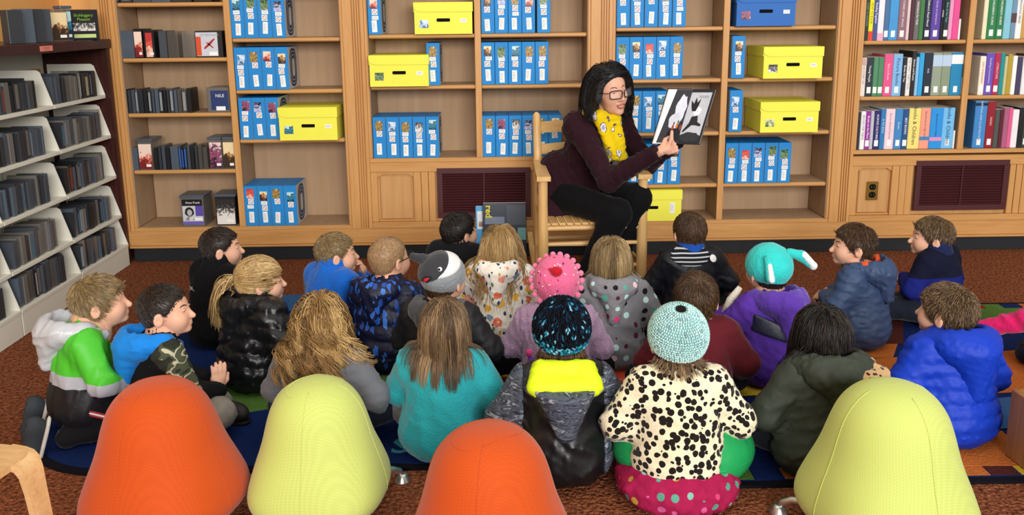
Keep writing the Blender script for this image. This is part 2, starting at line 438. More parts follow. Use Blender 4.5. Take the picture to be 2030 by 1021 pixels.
for z in (.030, .074):
    o = put('outlet', MB().prism(rrect(.036, .032, .014), 1, -.009, -.005).me('outlet', BLACK), r, (0, 0, z))
    put('slot', MB().box((-.008, -.0095, -.005), (-.0065, -.0085, .005)).box((.0065, -.0095, -.005), (.008, -.0085, .005)).me('slot', STEEL), o)
# ------------------------------------------------------------------ rugs
def rugmat(name, c):
    g = NT(name, .95, .1); a = g.noise(g.co(), 120, 2).outputs[0]; l = lin(c)
    g.col(g.mix(a, tuple(v*.6 for v in l[:3])+(1,), tuple(min(1, v*1.3) for v in l[:3])+(1,))); g.bump(a, .6, .006); return g.m
RB, RT, RG, RR, RO, RY, RM = [rugmat('rug_%d' % i, c) for i, c in enumerate(('#13275a', '#3f93a0', '#557a36', '#a3221e', '#b8652c', '#c8a92f', '#4f2420'))]
RL = rugmat('rug_sky', '#3a6296'); RK = rugmat('rug_edge', '#14131a')
def flatpoly(name, pts, z, mat, parent, loc=(0, 0, 0), rz=0.0, t=.0025):
    return put(name, MB().prism(pts, 2, 0, t).me(name, mat), parent, (loc[0], loc[1], z), (0, 0, rz))
def rug(label, x0, x1, y0, y1, rad, base):
    xm, ym = (x0+x1)/2, (y0+y1)/2; w, d = x1-x0, y1-y0
    r = root('rug', label, 'rug', (xm, ym, 0))
    flatpoly('binding', rrect(w, d, rad, 12), .0005, RK, r, t=.009)
    flatpoly('pile', rrect(w-.05, d-.05, max(rad-.02, .01), 12), .002, base, r, t=.010)
    return r
rg = rug('dark blue rounded rug with teal letters under the children on the left', -1.56, .50, -2.31, -.78, .36, RB)
zt = .0122
def letter(ch, X, Y, size, rz, mat=RT, par=None, b=None):
    par = par or rg; c = par.location
    o = put('letter', text_me(ch, size, mat, True), par, (X-c.x, Y-c.y, zt), (0, 0, rz)); o.scale.z = 1
    return o
p = atz(180, 865); letter('Y', p[0], p[1], .16, .3)
p = atz(795, 892); letter('S', p[0], p[1], .13, 0)
p = atz(165, 810); letter('X', p[0], p[1], .15, .7)
p = atz(300, 905); letter('Z', p[0], p[1], .13, .2)
for ch, X, Y in (('U', -.62, -2.2), ('T', -.95, -2.22), ('R', -.05, -2.2), ('P', .2, -2.15), ('B', -1.1, -1.05), ('C', -.7, -1.02)): letter(ch, X, Y, .13, 0)
def blob(n, r0, seed, sq=1.0):
    rr = random.Random(seed); a = [rr.uniform(.8, 1.2) for _ in range(6)]
    return [(r0*sq*math.cos(t)*(a[0]+.12*math.sin(3*t+a[1]*9)), r0*math.sin(t)*(a[0]+.12*math.cos(2*t+a[2]*9))) for t in [2*math.pi*i/n for i in range(n)]]
def patch(px, py, r0, mat, seed, sq=1.4, z=zt, par=None, nm='motif'):
    par = par or rg; q = atz(px, py); flatpoly(nm, blob(20, r0, seed, sq), z, mat, par, (q[0]-par.location.x, q[1]-par.location.y), t=.0015)
patch(990, 750, .13, RR, 2); patch(1005, 742, .06, RY, 3, z=zt+.0012); patch(1010, 742, .042, RG, 4, z=zt+.0024)
patch(470, 800, .10, RG, 5, 1.7); patch(760, 775, .09, RG, 6, 1.2); patch(790, 815, .05, RO, 7, 1.6); patch(1200, 735, .12, RL, 8)
patch(590, 605, .12, RL, 9); patch(870, 775, .06, RO, 10)
rg2 = rug('bright rectangular rug of orange, green and blue patches with a chequered border', .52, 3.0, -2.44, -.92, .02, RB)
c2 = rg2.location
def rect2(px0, py0, px1, py1, mat, nm='patch', z=zt):
    a, b = atz(px0, py0), atz(px1, py1); x0_, x1_ = sorted((a[0], b[0])); y0_, y1_ = sorted((a[1], b[1]))
    o = box_part(nm, (x0_-c2.x, y0_-c2.y, z), (x1_-c2.x, y1_-c2.y, z+.0015), mat, rg2); return o
w_, d_ = 2.48-.06, 1.52-.06
cols = [RR, RG, RB, RO, RM, RY]; sq = MB().box((-.041, -.03, 0), (.041, .03, .0015)).me('border_square', RR)
for row, yy in ((0, -d_/2+.028), (1, d_/2-.028)):
    for i in range(28):
        me_ = bpy.data.meshes.get('border_%d' % (i % 6)) or None
        if me_ is None:
            me_ = sq.copy(); me_.name = 'border_%d' % (i % 6); me_.materials.clear(); me_.materials.append(cols[i % 6])
        put('border_square', me_, rg2, (-w_/2+.045+i*.0862, yy, zt))
_q = [0]
def quad2(pts, mat, nm='patch', z=zt):
    _q[0] += 1; z = zt+.0004*_q[0]
    q = [atz(*p) for p in pts]; flatpoly(nm, [(a[0]-c2.x, a[1]-c2.y) for a in q], z, mat, rg2, t=.0015)
quad2([(1690, 720), (2030, 700), (2090, 780), (1740, 800)], RO); quad2([(1600, 690), (1780, 685), (1770, 715), (1610, 720)], RO)
quad2([(1900, 880), (1985, 862), (2030, 905), (2030, 932), (1890, 932)], RO); quad2([(1945, 618), (2060, 616), (2090, 645), (1930, 650)], RG)
quad2([(1640, 640), (1790, 640), (1790, 688), (1630, 690)], RM); quad2([(1950, 800), (2060, 790), (2080, 850), (1950, 862)], RL)
quad2([(1560, 700), (1690, 695), (1690, 780), (1540, 790)], RO); quad2([(1455, 735), (1545, 730), (1540, 790), (1440, 795)], RY)
quad2([(1900, 640), (1960, 640), (1950, 670), (1880, 670)], RL)
# ================================================================== things on the shelves
ORD = ['first', 'second', 'third', 'fourth', 'fifth', 'sixth', 'seventh', 'eighth', 'ninth', 'tenth', 'eleventh', 'twelfth', 'thirteenth', 'fourteenth', 'fifteenth', 'sixteenth', 'seventeenth', 'eighteenth']
def card(c, var=.06): return flat(c, .55, .3, var=var, vs=6)
BLUE = card('#1f86cf'); CARDB = card('#c4c0b8', .06); NAVY = flat('#1d3c5c', .6, .2); WHITE = flat('#f1f1ee', .6, .25)
INK = flat('#77706a', .7, .2); REDINK = flat('#9a3b35', .6, .2)
def picmat(i):
    k = 'cover_%d' % i
    if k in bpy.data.materials: return bpy.data.materials[k]
    r = random.Random(i*7+3); P = [('#1b1e24', '#caa14a', '#f2e6c0'), ('#7e1f22', '#d96a52', '#f3d7c6'), ('#1d2f57', '#5d8fc4', '#d8e6f2'), ('#2c2b2b', '#7d7a78', '#e6e2dc'),
         ('#224433', '#8aa86a', '#e9e2b8'), ('#40203a', '#b0597a', '#f1cfd0'), ('#c23a34', '#e8604e', '#f0c0a8'), ('#16324a', '#3f9ab8', '#bfe5ea'), ('#3a2a1c', '#a06a3a', '#efd9a8'), ('#101018', '#3c3f66', '#b8bfe0')][i % 10]
    g = NT(k, .35, .4); a = g.noise(g.co((1, 1, 1), loc=(r.uniform(0, 9), r.uniform(0, 9), r.uniform(0, 9))), r.uniform(35, 80), 3, .6, .8).outputs[0]
    z = g.xyz()[2]; f = g.math('MULTIPLY_ADD', z, r.uniform(-9, 9), a)
    g.col(g.ramp(f, [(.36, P[0]), (.46, P[1]), (.58, P[0] if r.random() < .5 else P[2]), (.68, P[2])])); return g.m
def flat_xz(w, h, t=.0006): return MB().box((-w/2, -t, -h/2), (w/2, 0, h/2))
PICME = [flat_xz(.040, .052).me('cover_picture', picmat(i)) for i in range(10)]
LAB_T = flat_xz(.027, .062); LAB_S = flat_xz(.034, .020)
for k in range(5): LAB_T.box((-.010, -.0009, .018-.008*k), (.002+.002*(k % 3), -.0006, .0195-.008*k), 0, 1)
for k in range(2): LAB_S.box((-.013, -.0009, .003-.006*k), (.012, -.0006, .0042-.006*k), 0, 1)
LAB_T = LAB_T.me('spine_label', [WHITE, INK]); LAB_S = LAB_S.me('title_label', [WHITE, INK])
def ring(m, r0, r1, y, mi, n=16, sx=1, sz=1, c=(0, 0)):
    vs = []; 
    for k in range(n):
        a = 2*math.pi*k/n
        for rr in (r0, r1): vs.append((c[0]+rr*sx*math.cos(a), y, c[1]+rr*sz*math.sin(a)))
    m.add(vs, [(2*k, 2*k+1, (2*k+3) % (2*n), (2*k+2) % (2*n)) for k in range(n)], mi)
NOS = flat_xz(.030, .030); ring(NOS, .0095, .0118, -.0009, 1)
NOS.add([(-.008, -.0009, .0065), (-.0065, -.0009, .008), (.008, -.0009, -.0065), (.0065, -.0009, -.008)], [(0, 1, 2, 3)], 1)
NOS = NOS.me('no_entry_sticker', [WHITE, REDINK])
BW, BH, BD = .072, .226, .235
BOXME = MB().box((-BW/2+.0008, 0, 0), (BW/2-.0008, BD, BH), .0015)
BOXME.mi = [0]*len(BOXME.mi)
BOXME = BOXME.me('kit_box', [BLUE, CARDB])
for p in BOXME.polygons:
    if abs(p.normal.x) > .9: p.material_index = 1
def side_print():
    m = MB(); 
    for w, h, mi in ((.150, .205, 0), (.128, .178, 1), (.120, .170, 0), (.094, .140, 1), (.086, .132, 0), (.056, .098, 1)):
        poly = rrect(w, h, min(w, h)*.38, 6); k = {0: 0, 1: 1}[mi]; y = .0004+.0003*len(m.mi)
        m.add([(y, u, v) for u, v in poly], [tuple(range(len(poly)))], k)
    return m.me('side_print', [NAVY, CARDB])
SIDE = side_print()
rnd = random.Random(4)
def kit_box(px, py, z, label, group, side=False, tilt=0.0, yo=.006, seed=0, X=None):
    X = aty(px, py, yo)[0] if X is None else X
    for lo_, hi_ in COLS:
        if lo_-.03 < X < hi_: X = min(max(X, lo_+BW/2+.003), hi_-BW/2-.003)
    o = put('kit_box', BOXME, None, (X, yo, z+.0006), (0, tilt, 0), label=label, category='box', group=group)
    r = random.Random(seed*13+int(px)); j = lambda a: r.uniform(-a, a); zz = .172+j(.012)
    put('cover_picture', PICME[r.randrange(10)], o, (j(.005), 0, zz), (0, j(.03), 0)); zz -= .026
    order = r.choice([(0, 1), (1, 0), (1,), (0, 1)])
    for k in order:
        if k == 0: zz -= .013; put('title_label', LAB_S, o, (j(.004), 0, zz), (0, j(.05), 0)); zz -= .011
        else: zz -= .018; put('no_entry_sticker', NOS, o, (j(.004), 0, zz), (0, j(.06), 0)); zz -= .017
    put('spine_label', LAB_T, o, (j(.004), 0, min(.047+j(.006), zz-.033)), (0, j(.06), 0))
    if side: put('side_print', SIDE, o, (BW/2-.0006, BD*.47, BH*.5))
    return o
COLS = [(-2.016, -1.449), (-1.425, -.848), (-.698, -.124), (-.10, .474), (.628, 1.209), (1.233, 1.817), (1.969, 2.531)]
def row(xs, py, z, where, seed, side_last=True):
    n = len(xs)-1
    X = [aty(x, py, .006)[0] for x in xs]
    for lo_, hi_ in COLS:
        if lo_-.05 < X[0] < hi_-.1: sh = max(0, lo_+.003-X[0]); X = [q+sh for q in X]
    for i in range(n):
        w = 'only' if n == 1 else ORD[i]+' from left'
        lab = ('blue kit box alone on %s' % where) if n == 1 else 'blue kit box, %s on %s' % (w, where)
        xm = X[0]+BW/2+i*max((X[-1]-X[0])/n, BW+.0005)
        kit_box((xs[i]+xs[i+1])/2, py, z, lab, 'blue kit boxes on the shelves', side_last and i == n-1 and xs[i] < 960, 0, .006, seed+i, xm)
def lx(a, n, s=26.6): return [a+s*i for i in range(n+1)]
A = 'shelf of the audiobook bookcase'
row([459, 484, 511, 538, 564], 74, 1.227, 'the top row left of the first pilaster', 1)
row([468, 493, 520, 547, 572], 177, .952, 'the second row left of the first pilaster', 11)
row([477, 502, 527, 552], 276, .683, 'the shelf it shares with a yellow box', 21)
row([487, 512, 539, 565, 591], 447, .197, 'the bottom shelf near the disc cases', 31)
row([722, 748], 69, 1.238, 'the top left shelf of the middle bookcase', 41)
row([735, 761, 788, 813, 840, 866], 313, .570, 'the lower left shelf above the grille', 51)
kit_box(860, 170, .965, 'blue cardboard kit box to the right of the yellow box in the middle bookcase', 'blue kit boxes on the shelves', True, 0, .006, 61)
row([954, 980, 1006, 1032, 1058], 65, 1.238, 'the top right shelf of the middle bookcase', 71)
kit_box(1078, 65, 1.238, 'blue cardboard kit box apart at the right end of the middle bookcase top shelf', 'blue kit boxes on the shelves', False, 0, .006, 76)
row([955, 981, 1008, 1034, 1060, 1086], 168, .965, 'the second right shelf of the middle bookcase', 81)
row([957, 983, 1009, 1035, 1060, 1086, 1111], 310, .570, 'the lower right shelf behind the rocking chair', 91)
row([1217, 1245, 1274, 1301, 1329, 1355], 54, 1.262, 'the top shelf above the reading woman', 101)
row([1216, 1241, 1268, 1293, 1321, 1347], 157, .985, 'the second shelf right of the woman\'s head', 111)
row([1213, 1239, 1265, 1291, 1319], 263, .694, 'the third shelf between the woman and her book', 121)
row([1211, 1238, 1264, 1290, 1316, 1342], 366, .403, 'the shelf below the open picture book', 131)
kit_box(1462, 154, .985, 'blue cardboard kit box left of the upper yellow box in the right bookcase', 'blue kit boxes on the shelves', False, 0, -.004, 141)
kit_box(1457, 262, .694, 'blue cardboard kit box left of the lower yellow box in the right bookcase', 'blue kit boxes on the shelves', False, 0, -.004, 142)
row([1436, 1462, 1488, 1514, 1540, 1566], 363, .403, 'the fourth shelf below the two deep yellow boxes', 151)
# lidded storage boxes
def lid_box(px0, px1, py, z, h, label, c, yo, picseed, depth=.30, vlabel=False):
    a, b = aty(px0, py, yo)[0], aty(px1, py, yo)[0]; w = b-a; xm = (a+b)/2
    for lo_, hi_ in COLS:
        if lo_ < xm < hi_: xm = min(max(xm, lo_+w/2+.004), hi_-w/2-.004)
    depth = min(depth, .252-yo)
    mt = card(c, .04); r = root('storage_box', label, 'box', (xm, yo, z+.0005), group='lidded cardboard storage boxes')
    hw, hz, hh, hc = .031, .0105, h*.44, .006
    # body with a real hand hole in the front wall
    m = MB(); t = .004
    m.box((-w/2+.004, t, 0), (w/2-.004, depth, h-.004), .0015)
    zc = h*.44
    for lo, hi in (((-w/2+.004, 0, 0), (w/2-.004, t-.0002, zc-.009)), ((-w/2+.004, 0, zc+.009), (w/2-.004, t-.0002, h-.004)), ((-w/2+.004, 0, zc-.009), (-.036, t-.0002, zc+.009)), ((.036, 0, zc-.009), (w/2-.004, t-.0002, zc+.009))): m.box(lo, hi)
    put('body', m.me('body', mt), r)
    put('hand_hole', MB().prism(rrect(.072, .018, .008), 1, .0003, .0037).me('hand_hole', BLACK), r, (0, 0, zc))
    L = h*.30
    lid = MB().box((-w/2, -.004, h-.004), (w/2, depth+.004, h), .001)
    pl = [(-w/2, h-.004), (-w/2, h-L*.45)]
    for i in range(7):
        an = math.pi+math.pi/2*i/6; pl.append((-w/2+.045+.045*math.cos(an), h-L*.45+L*.55*math.sin(an)))
    pl += [(w/2, h-L), (w/2, h-.004)]
    lid.prism(pl, 1, -.0045, -.0015)
    lid.box((w/2-.003, 0, h-L), (w/2, depth, h-.004)).box((-w/2, 0, h-L), (-w/2+.003, depth, h-.004))
    put('lid', lid.me('lid', mt), r)
    put('cover_picture', flat_xz(.048, .042).me('cover_picture', picmat(picseed)), r, (-w*.33, -.0002, h*.32))
    put('spine_label', LAB_T if vlabel else LAB_S, r, (w*.34, -.0002, h*.42))
    return r
YEL = '#f0ec50'
lid_box(554, 671, 277, .683, .178, 'yellow lidded storage box right of three blue boxes', YEL, -.055, 7)
lid_box(821, 938, 68, 1.238, .166, 'yellow lidded storage box on the top shelf of the middle bookcase', YEL, -.02, 2)
lid_box(724, 843, 173, .965, .166, 'yellow lidded storage box on the second shelf of the middle bookcase', YEL, -.04, 4)
lid_box(1511, 1630, 157, .985, .168, 'upper yellow lidded storage box at the far right', YEL, -.055, 13)
lid_box(1505, 1622, 264, .694, .166, 'lower yellow lidded storage box at the far right', YEL, -.055, 24)
lid_box(1232, 1351, 441, .198, .176, 'yellow lidded storage box on the bottom shelf behind the chair arm', YEL, -.012, 11, vlabel=True)
lid_box(1458, 1577, 49, 1.262, .176, 'deep blue lidded storage box on the top right shelf', '#2a69b8', -.03, 5)
# ------------------------------------------------------------------ upright books
def book(x0, w, h, z, c, yo, label, txt=None, tc='#ffffff', lab=False, band=None, d=.17, lean=0.0, tsize=.016, fat=None):
    o = put('book', MB().box((-w/2+.0003, 0, 0), (w/2-.0003, d, h), min(.003, w*.2)).me('book', flat(c, .45, .35, var=.1, vs=14)), None, (x0+w/2, yo, z+.0005+(w/2*math.sin(abs(lean)))), (0, lean, 0),
            label=label, category='book', group='upright reference books')
    put('page_block', boxme('page_block', (-w/2+.002, .004, h-.001), (w/2-.002, d-.004, h+.0004), flat('#e8e2d2', .8, .2)), o)
    if lab: put('call_number', flat_xz(min(.022, w*.75), .034).me('call_number', [WHITE]), o, (0, -.0002, .035))
    if band: put('spine_band', flat_xz(w*.98, band[1]).me('spine_band', flat(band[2], .5, .3)), o, (0, -.0001, h*band[0]))
    if txt:
        s = min(tsize, w*.62); put('lettering', text_me(txt, s, flat(tc, .6, .2)), o, (0, -.0008, h*.58), (math.pi/2, math.pi/2, 0))
    return o
def book_row(px0, py, z, specs, where, yo=.02, scale=1/365.):
    x = aty(px0, py, yo)[0]
    for i, s in enumerate(specs):
        w = s[0]*scale; nm = s[2]; lab = '%s, %s on %s' % (nm, ORD[i], where)
        kw = s[4] if len(s) > 4 else {}
        book(x, w, s[1], z, s[3], yo, lab, **kw); x += w
T = lambda t, c='#ffffff', **k: dict(txt=t, tc=c, **k)
book_row(1712, 80, 1.178, [(8, .24, 'thin dark green book', '#1d2b22', T('GUIDE TO READING', '#7fae86')), (9, .25, 'yellow book with red ends', '#f3e21d', dict(band=(.1, .05, '#d8442a'), txt='HOW TO BOOK', tc='#6a5a10')),
    (9, .25, 'navy blue book', '#3c4f8f', T('Reading Together')), (12, .24, 'white book with pink foot', '#eee6ea', dict(band=(.08, .04, '#e6a8bd'))), (10, .25, 'steel blue book', '#486b98', dict(lab=True)), (18, .25, 'sky blue book', '#3f95d2', dict(lab=True)),
    (17, .25, 'dusty mauve book', '#8b6671', T('STORIES AND SKILLS', '#f2e6e6', lab=True)), (6, .24, 'pale pink book', '#dfc9cb'), (9, .25, 'maroon book', '#4a2530'), (10, .245, 'black and white spotted book', '#6c6766', T('Literature for Kids', '#f4f4f4')),
    (9, .25, 'leaf green book', '#3d7a3f'), (14, .25, 'dark navy book with white label', '#1d2140', T('Children\'s Read Aloud', lab=True)), (19, .25, 'wide purple book', '#5b3f9e', T('Guide to Literature', '#d8cdf2', lab=True)), (6, .24, 'thin black book', '#17161c', T('STORIES')),
    (10, .25, 'black book with teal letters', '#1a2c2c', T('Best of the Year', '#6cc0b8', lab=True)), (8, .25, 'pale pink upright book', '#e29ac0'), (13, .25, 'bright pink book', '#e34f93'), (4, .11, 'short thin white booklet', '#f0efe9')], 'the upper book shelf')
book_row(1703, 192, .876, [(11, .21, 'cream and pink book', '#e6d9cf', T('THE STORY OF', '#9a8a80', band=(.9, .035, '#c9a8a2'))), (14, .212, 'black boxed book', '#26303a', T('Young People', lab=True)), (10, .212, 'green book', '#4f8a63', dict(lab=True)), (11, .212, 'second green book', '#4a8560', dict(lab=True)),
    (18, .228, 'bright pink book', '#e2558a', T('Best in Books', '#ffd9e6', lab=True)), (19, .229, 'light blue book', '#7fb7e2', T('Picture Books', '#2c3f8f', lab=True, tsize=.026)), (9, .21, 'black book', '#1a1e2c', T('Books for You')), (9, .208, 'white book with grey title', '#ece8e4', T('THE GREAT FAIRY TALES', '#8a8480')),
    (9, .245, 'tall black book', '#221f1e', T('Stories and Poems')), (6, .21, 'pale blue book', '#8fc0e8'), (10, .232, 'cyan blue book', '#2fa3dd'), (17, .234, 'dark navy book', '#202b3c', T('INK', '#c8d0da', lab=True)), (19, .232, 'landscape cover book', '#93a08c', dict(lab=True, band=(.82, .06, '#b9cfe6'))),
    (18, .232, 'second landscape cover book', '#8a977f', dict(lab=True, band=(.82, .06, '#b9cfe6'))), (24, .234, 'teal and blue illustrated book', '#1f86b8', dict(lab=True, band=(.84, .05, '#eef2f4'))), (4, .10, 'short thin white booklet', '#f0efe9')], 'the middle book shelf')
book_row(1697, 297, .582, [(6, .21, 'thin black book', '#2a292c'), (10, .212, 'white book', '#efedf0', T('BOOKS FOR TEENS', '#5a5a66', lab=True)), (10, .214, 'magenta purple book', '#94329a', T('Books on the Move', lab=True)), (7, .214, 'grey book', '#b9bec9'), (13, .216, 'dark indigo book', '#2a2166', T('ACROSS CULTURES', lab=True)),
    (10, .224, 'blue book', '#2b79b8', T('A TO ZOO', '#d7ecf8')), (19, .224, 'pale pink book', '#ecd0da', T('Stories Behind Stories', '#a2607a', lab=True)), (16, .224, 'mid blue book', '#3f86c2', T('Books', '#cfe4f4', lab=True)), (12, .222, 'dark blue book', '#244f86', T('BEST BOOKS', lab=True)),
    (24, .226, 'pale yellow book', '#f0df7c', T('Books & Children', '#3a3a2c', tsize=.030)), (20, .226, 'salmon book', '#ef9d86', T('Best Books for High School', '#6a4a52', tsize=.014, band=(.26, .02, '#3f86c2'))), (25, .226, 'bright blue wide book', '#2793e0', T('Best Books for Middle', '#1d3a6a', tsize=.014, band=(.24, .02, '#e48fc0'))),
    (24, .226, 'sky blue wide book', '#72bdf0', T('Books & Children', '#1f2f4f', tsize=.030, lab=True)), (4, .10, 'short thin white booklet', '#f0efe9')], 'the lowest book shelf')
book_row(1945, 79, 1.178, [(9, .24, 'cream book', '#efe3bf'), (18, .25, 'green book with white title', '#2c7d4c', T('CHILDREN\'S GUIDE', lab=True)), (15, .25, 'second green book', '#2a7a4a', T('CHILDREN\'S GUIDE', lab=True)), (14, .25, 'pale aqua book', '#86c4d6'), (10, .25, 'grey blue book', '#6f93ad', dict(band=(.45, .05, '#5a3f45'))),
    (12, .25, 'white book', '#f0efee', T('READINGS SERIES', '#3a3a3e')), (8, .25, 'tan book', '#c79a52'), (10, .24, 'off white book', '#e4ddd6'), (12, .24, 'pale grey book', '#d5d0cc'), (14, .25, 'dark grey book', '#4a4a50')], 'the upper shelf past the divider')
book_row(1937, 190, .876, [(12, .212, 'cream book with red and blue title', '#f1ead6', T('FAST FORWARD', '#c23b30', lab=True)), (17, .228, 'violet book', '#6a51b4', T('Reading Connections', '#d9cff0', lab=True)), (12, .228, 'crimson book', '#b32a52', T('LITERATURE', '#f0cfd8', lab=True)), (9, .228, 'teal book', '#1f908e'), (6, .21, 'pale olive book', '#c9c394'),
    (10, .22, 'mustard book', '#b59a3a'), (9, .212, 'bright white book', '#f4f4f2'), (11, .206, 'dark violet book', '#423d5c'), (10, .206, 'white paperback', '#ebe9ea'), (10, .206, 'silver book', '#cfcdd2'), (12, .22, 'brown book', '#5a3f36'), (14, .22, 'plum book', '#4a2338')], 'the middle shelf past the divider')
book_row(1926, 294, .582, [(25, .262, 'large blue book', '#3f86c8', T('WRITING AND ILLUSTRATING', '#cfe4f6', lab=True, band=(.93, .016, '#18223a'))), (17, .258, 'dark red book', '#8f1a28', T('INDEX', '#f0d0d0', lab=True)), (10, .214, 'dark grey book', '#4c544e'), (8, .214, 'maroon book', '#5a1f2e'), (10, .222, 'patterned pink book', '#a8607e'),
    (8, .222, 'rose book', '#dd5f92'), (13, .212, 'white book', '#eeeaee'), (10, .224, 'black book', '#1c1c20'), (13, .226, 'dark green book', '#3a4434', dict(lab=True)), (8, .222, 'brick red book', '#b05548'), (10, .21, 'pale mint book', '#cfe0d8'), (12, .22, 'blue grey book', '#6f8fa8')], 'the lowest shelf past the divider')
# ------------------------------------------------------------------ audiobook cases
PLAS = [flat(c, .3, .5, var=.1) for c in ('#1d1e21', '#33363b', '#444a52', '#4e5864', '#2a2b2f', '#6a6762')]
CLEAR = flat('#6d6862', .18, .5, alpha=.45); CLEARB = flat('#8f8a84', .15, .5, alpha=.38)
def disc_case(loc, w, d, h, mat, label, rz=0.0, pic=None, group='audiobook cases', spine=None, lid=False, name='disc_case', lean=0.0, picw=.9):
    """case of width w (local x), depth d (local y), height h; its front is local -y"""
    o = put(name, boxme('case', (-w/2+.0005, 0, 0), (w/2-.0005, d, h), mat, .002), None, loc, (0, lean, rz), label=label, category='disc case', group=group)
    if pic is not None:
        put('cover_sheet', flat_xz(w*picw, h*.86).me('cover_sheet', picmat(pic)), o, (0, -.0003, h*.47))
        put('barcode_label', flat_xz(w*.34, h*.09).me('barcode_label', WHITE), o, (w*.2, -.0012, h*.16))
    if spine: put('spine_sheet', flat_xz(w*.6, h*.8).me('spine_sheet', flat(spine, .5, .3, var=.15, vs=40)), o, (0, -.0003, h*.5))
    if lid: put('hinge_cap', boxme('hinge_cap', (-w/2-.006, -.004, h-.002), (w/2+.006, d+.002, h+.012), PLAS[3], .002), o)
    return o
GA = 'audiobooks in the wooden bookcase'
def xa(px, py, y=.02): return aty(px, py, y)[0]
z = 1.127; py = 115
def span(p0, p1, py, z, h, mat, label, yo=.02, d=.14, **k):
    a, b = xa(p0, py, yo), xa(p1, py, yo); return disc_case(((a+b)/2, yo, z+.0006), b-a-.001, d, h, mat, label, group=GA, **k)
span(237, 268, 115, z, .145, PLAS[3], 'plain slate grey case at the left end of the upper audiobook shelf')
span(268.5, 285.5, 115, z, .155, PLAS[0], 'red and white audiobook case beside the plain grey case', pic=1)
span(287.5, 309, 115, z, .148, PLAS[0], 'dark case with leaning red cover on the upper audiobook shelf', pic=6, picw=.6)
span(317, 333, 115, z, .143, PLAS[2], 'narrow slate grey case in the middle of the upper audiobook shelf')
span(334, 356, 115, z, .14, CLEAR, 'clear empty case in the middle of the upper audiobook shelf')
o = span(363, 389, 115, z, .14, CLEARB, 'clear case left of the red aeroplane cover')
o = span(390, 444, 115, z, .14, PLAS[0], 'wide audiobook case with a red aeroplane cover', pic=None)
w = .14; put('cover_sheet', flat_xz(.115, .125).me('cover_sheet', flat('#c7cbd6', .4, .4, var=.15, vs=20)), o, (-.012, -.0004, .07))
put('cover_strip', flat_xz(.026, .10).me('cover_strip', flat('#d8532f', .4, .3)), o, (-.056, -.0010, .06))
put('aeroplane', MB().prism([(-.035, -.025), (-.03, -.032), (.0, -.01), (.028, .022), (.022, .026), (-.006, .004)], 1, -.0014, -.0008).prism([(-.022, .004), (-.016, .006), (.018, -.022), (.012, -.026)], 1, -.0014, -.0008).me('aeroplane', flat('#a8322c', .5, .3)), o, (.005, 0, .075))
put('lettering', text_me('SKYBREAKER', .017, flat('#8a8f9c', .5, .3)), o, (.005, -.0013, .118), (math.pi/2, 0, 0))
put('barcode_label', flat_xz(.045, .02).me('barcode_label', WHITE), o, (.02, -.0014, .02))
x = 247.
for i in range(17):
    wpx = [9, 7, 8, 6, 10, 9, 7, 6, 9, 8, 7, 6, 8, 7, 9, 10, 9][i]
    span(x, x+wpx-.6, 226, .831, .125 if i % 4 else .132, (PLAS[i % 5] if i < 14 else (CLEAR if i < 16 else PLAS[0])), '%s dark slim audiobook case from left on the second wooden shelf' % ORD[i], d=.12, spine=None if i % 3 else '#8d8f90'); x += wpx
span(412, 457, 222, .831, .135, PLAS[5], 'navy illustrated audiobook standing alone at the right of the second shelf', pic=None)
o = bpy.data.objects[-1] if False else [q for q in COL.objects if q.get('label', '').startswith('navy illustrated')][0]
put('cover_sheet', flat_xz(.094, .105).me('cover_sheet', flat('#23386a', .4, .4, var=.3, vs=30)), o, (.008, -.0004, .066)); put('lettering', text_me('NILE', .024, WHITE), o, (.01, -.0012, .09), (math.pi/2, 0, 0))
put('barcode_label', flat_xz(.05, .022).me('barcode_label', WHITE), o, (.012, -.0012, .022))
span(259, 276, 337, .518, .125, PLAS[3], 'slate grey case at the left end of the third audiobook shelf')
span(277, 305, 337, .518, .16, CLEARB, 'tall clear hanging case with a red and white cover', pic=1, lid=True)
x = 308.
for i in range(13):
    wpx = [8, 7, 8, 9, 17, 5, 5, 6, 7, 8, 7, 9, 10][i]
    span(x, x+wpx-.6, 337, .518, .122+.006*(i % 3), PLAS[3] if i == 4 else (PLAS[i % 3] if i < 11 else CLEAR), '%s slim audiobook case right of the clear hanging case' % ORD[i], d=.12, spine='#2f5fae' if i in (5, 6, 7) else None); x += wpx
span(417, 443, 334, .518, .165, CLEARB, 'tall clear hanging case with a maroon cover at the shelf end', pic=5, lid=True)
span(444, 468, 334, .518, .165, CLEARB, 'rightmost tall clear case on the third audiobook shelf', pic=8, lid=True)
o = span(362, 407, 448, .197, .165, PLAS[5], 'disc case with portrait, black title band and purple panel on the bottom shelf', yo=.01, pic=None, lid=True)
for lo, hi, c in (((-.056, .012), (.056, .155), '#c9c9cd'), ((-.056, .118), (.056, .155), '#17161a'), ((.016, .06), (.056, .118), '#5a4aa8'), ((-.056, .012), (.056, .03), '#6a5fb0')):
    put('cover_sheet', MB().box((lo[0], -.0010 if c != '#c9c9cd' else -.0005, lo[1]), (hi[0], 0, hi[1])).me('cover_sheet', flat(c, .45, .35)), o)
pm = MB().prism([(.024*math.cos(t)*(1.15 if math.sin(t) < 0 else 1), .026*math.sin(t)) for t in [2*math.pi*i/18 for i in range(18)]], 1, -.0013, -.001)
put('portrait_hair', pm.me('portrait_hair', flat('#1c1b1e', .5, .3)), o, (-.018, 0, .085))
put('portrait_face', MB().prism([(.014*math.cos(t), .018*math.sin(t)) for t in [2*math.pi*i/16 for i in range(16)]], 1, -.0016, -.0012).me('portrait_face', flat('#b5b3b4', .5, .3)), o, (-.017, 0, .080))
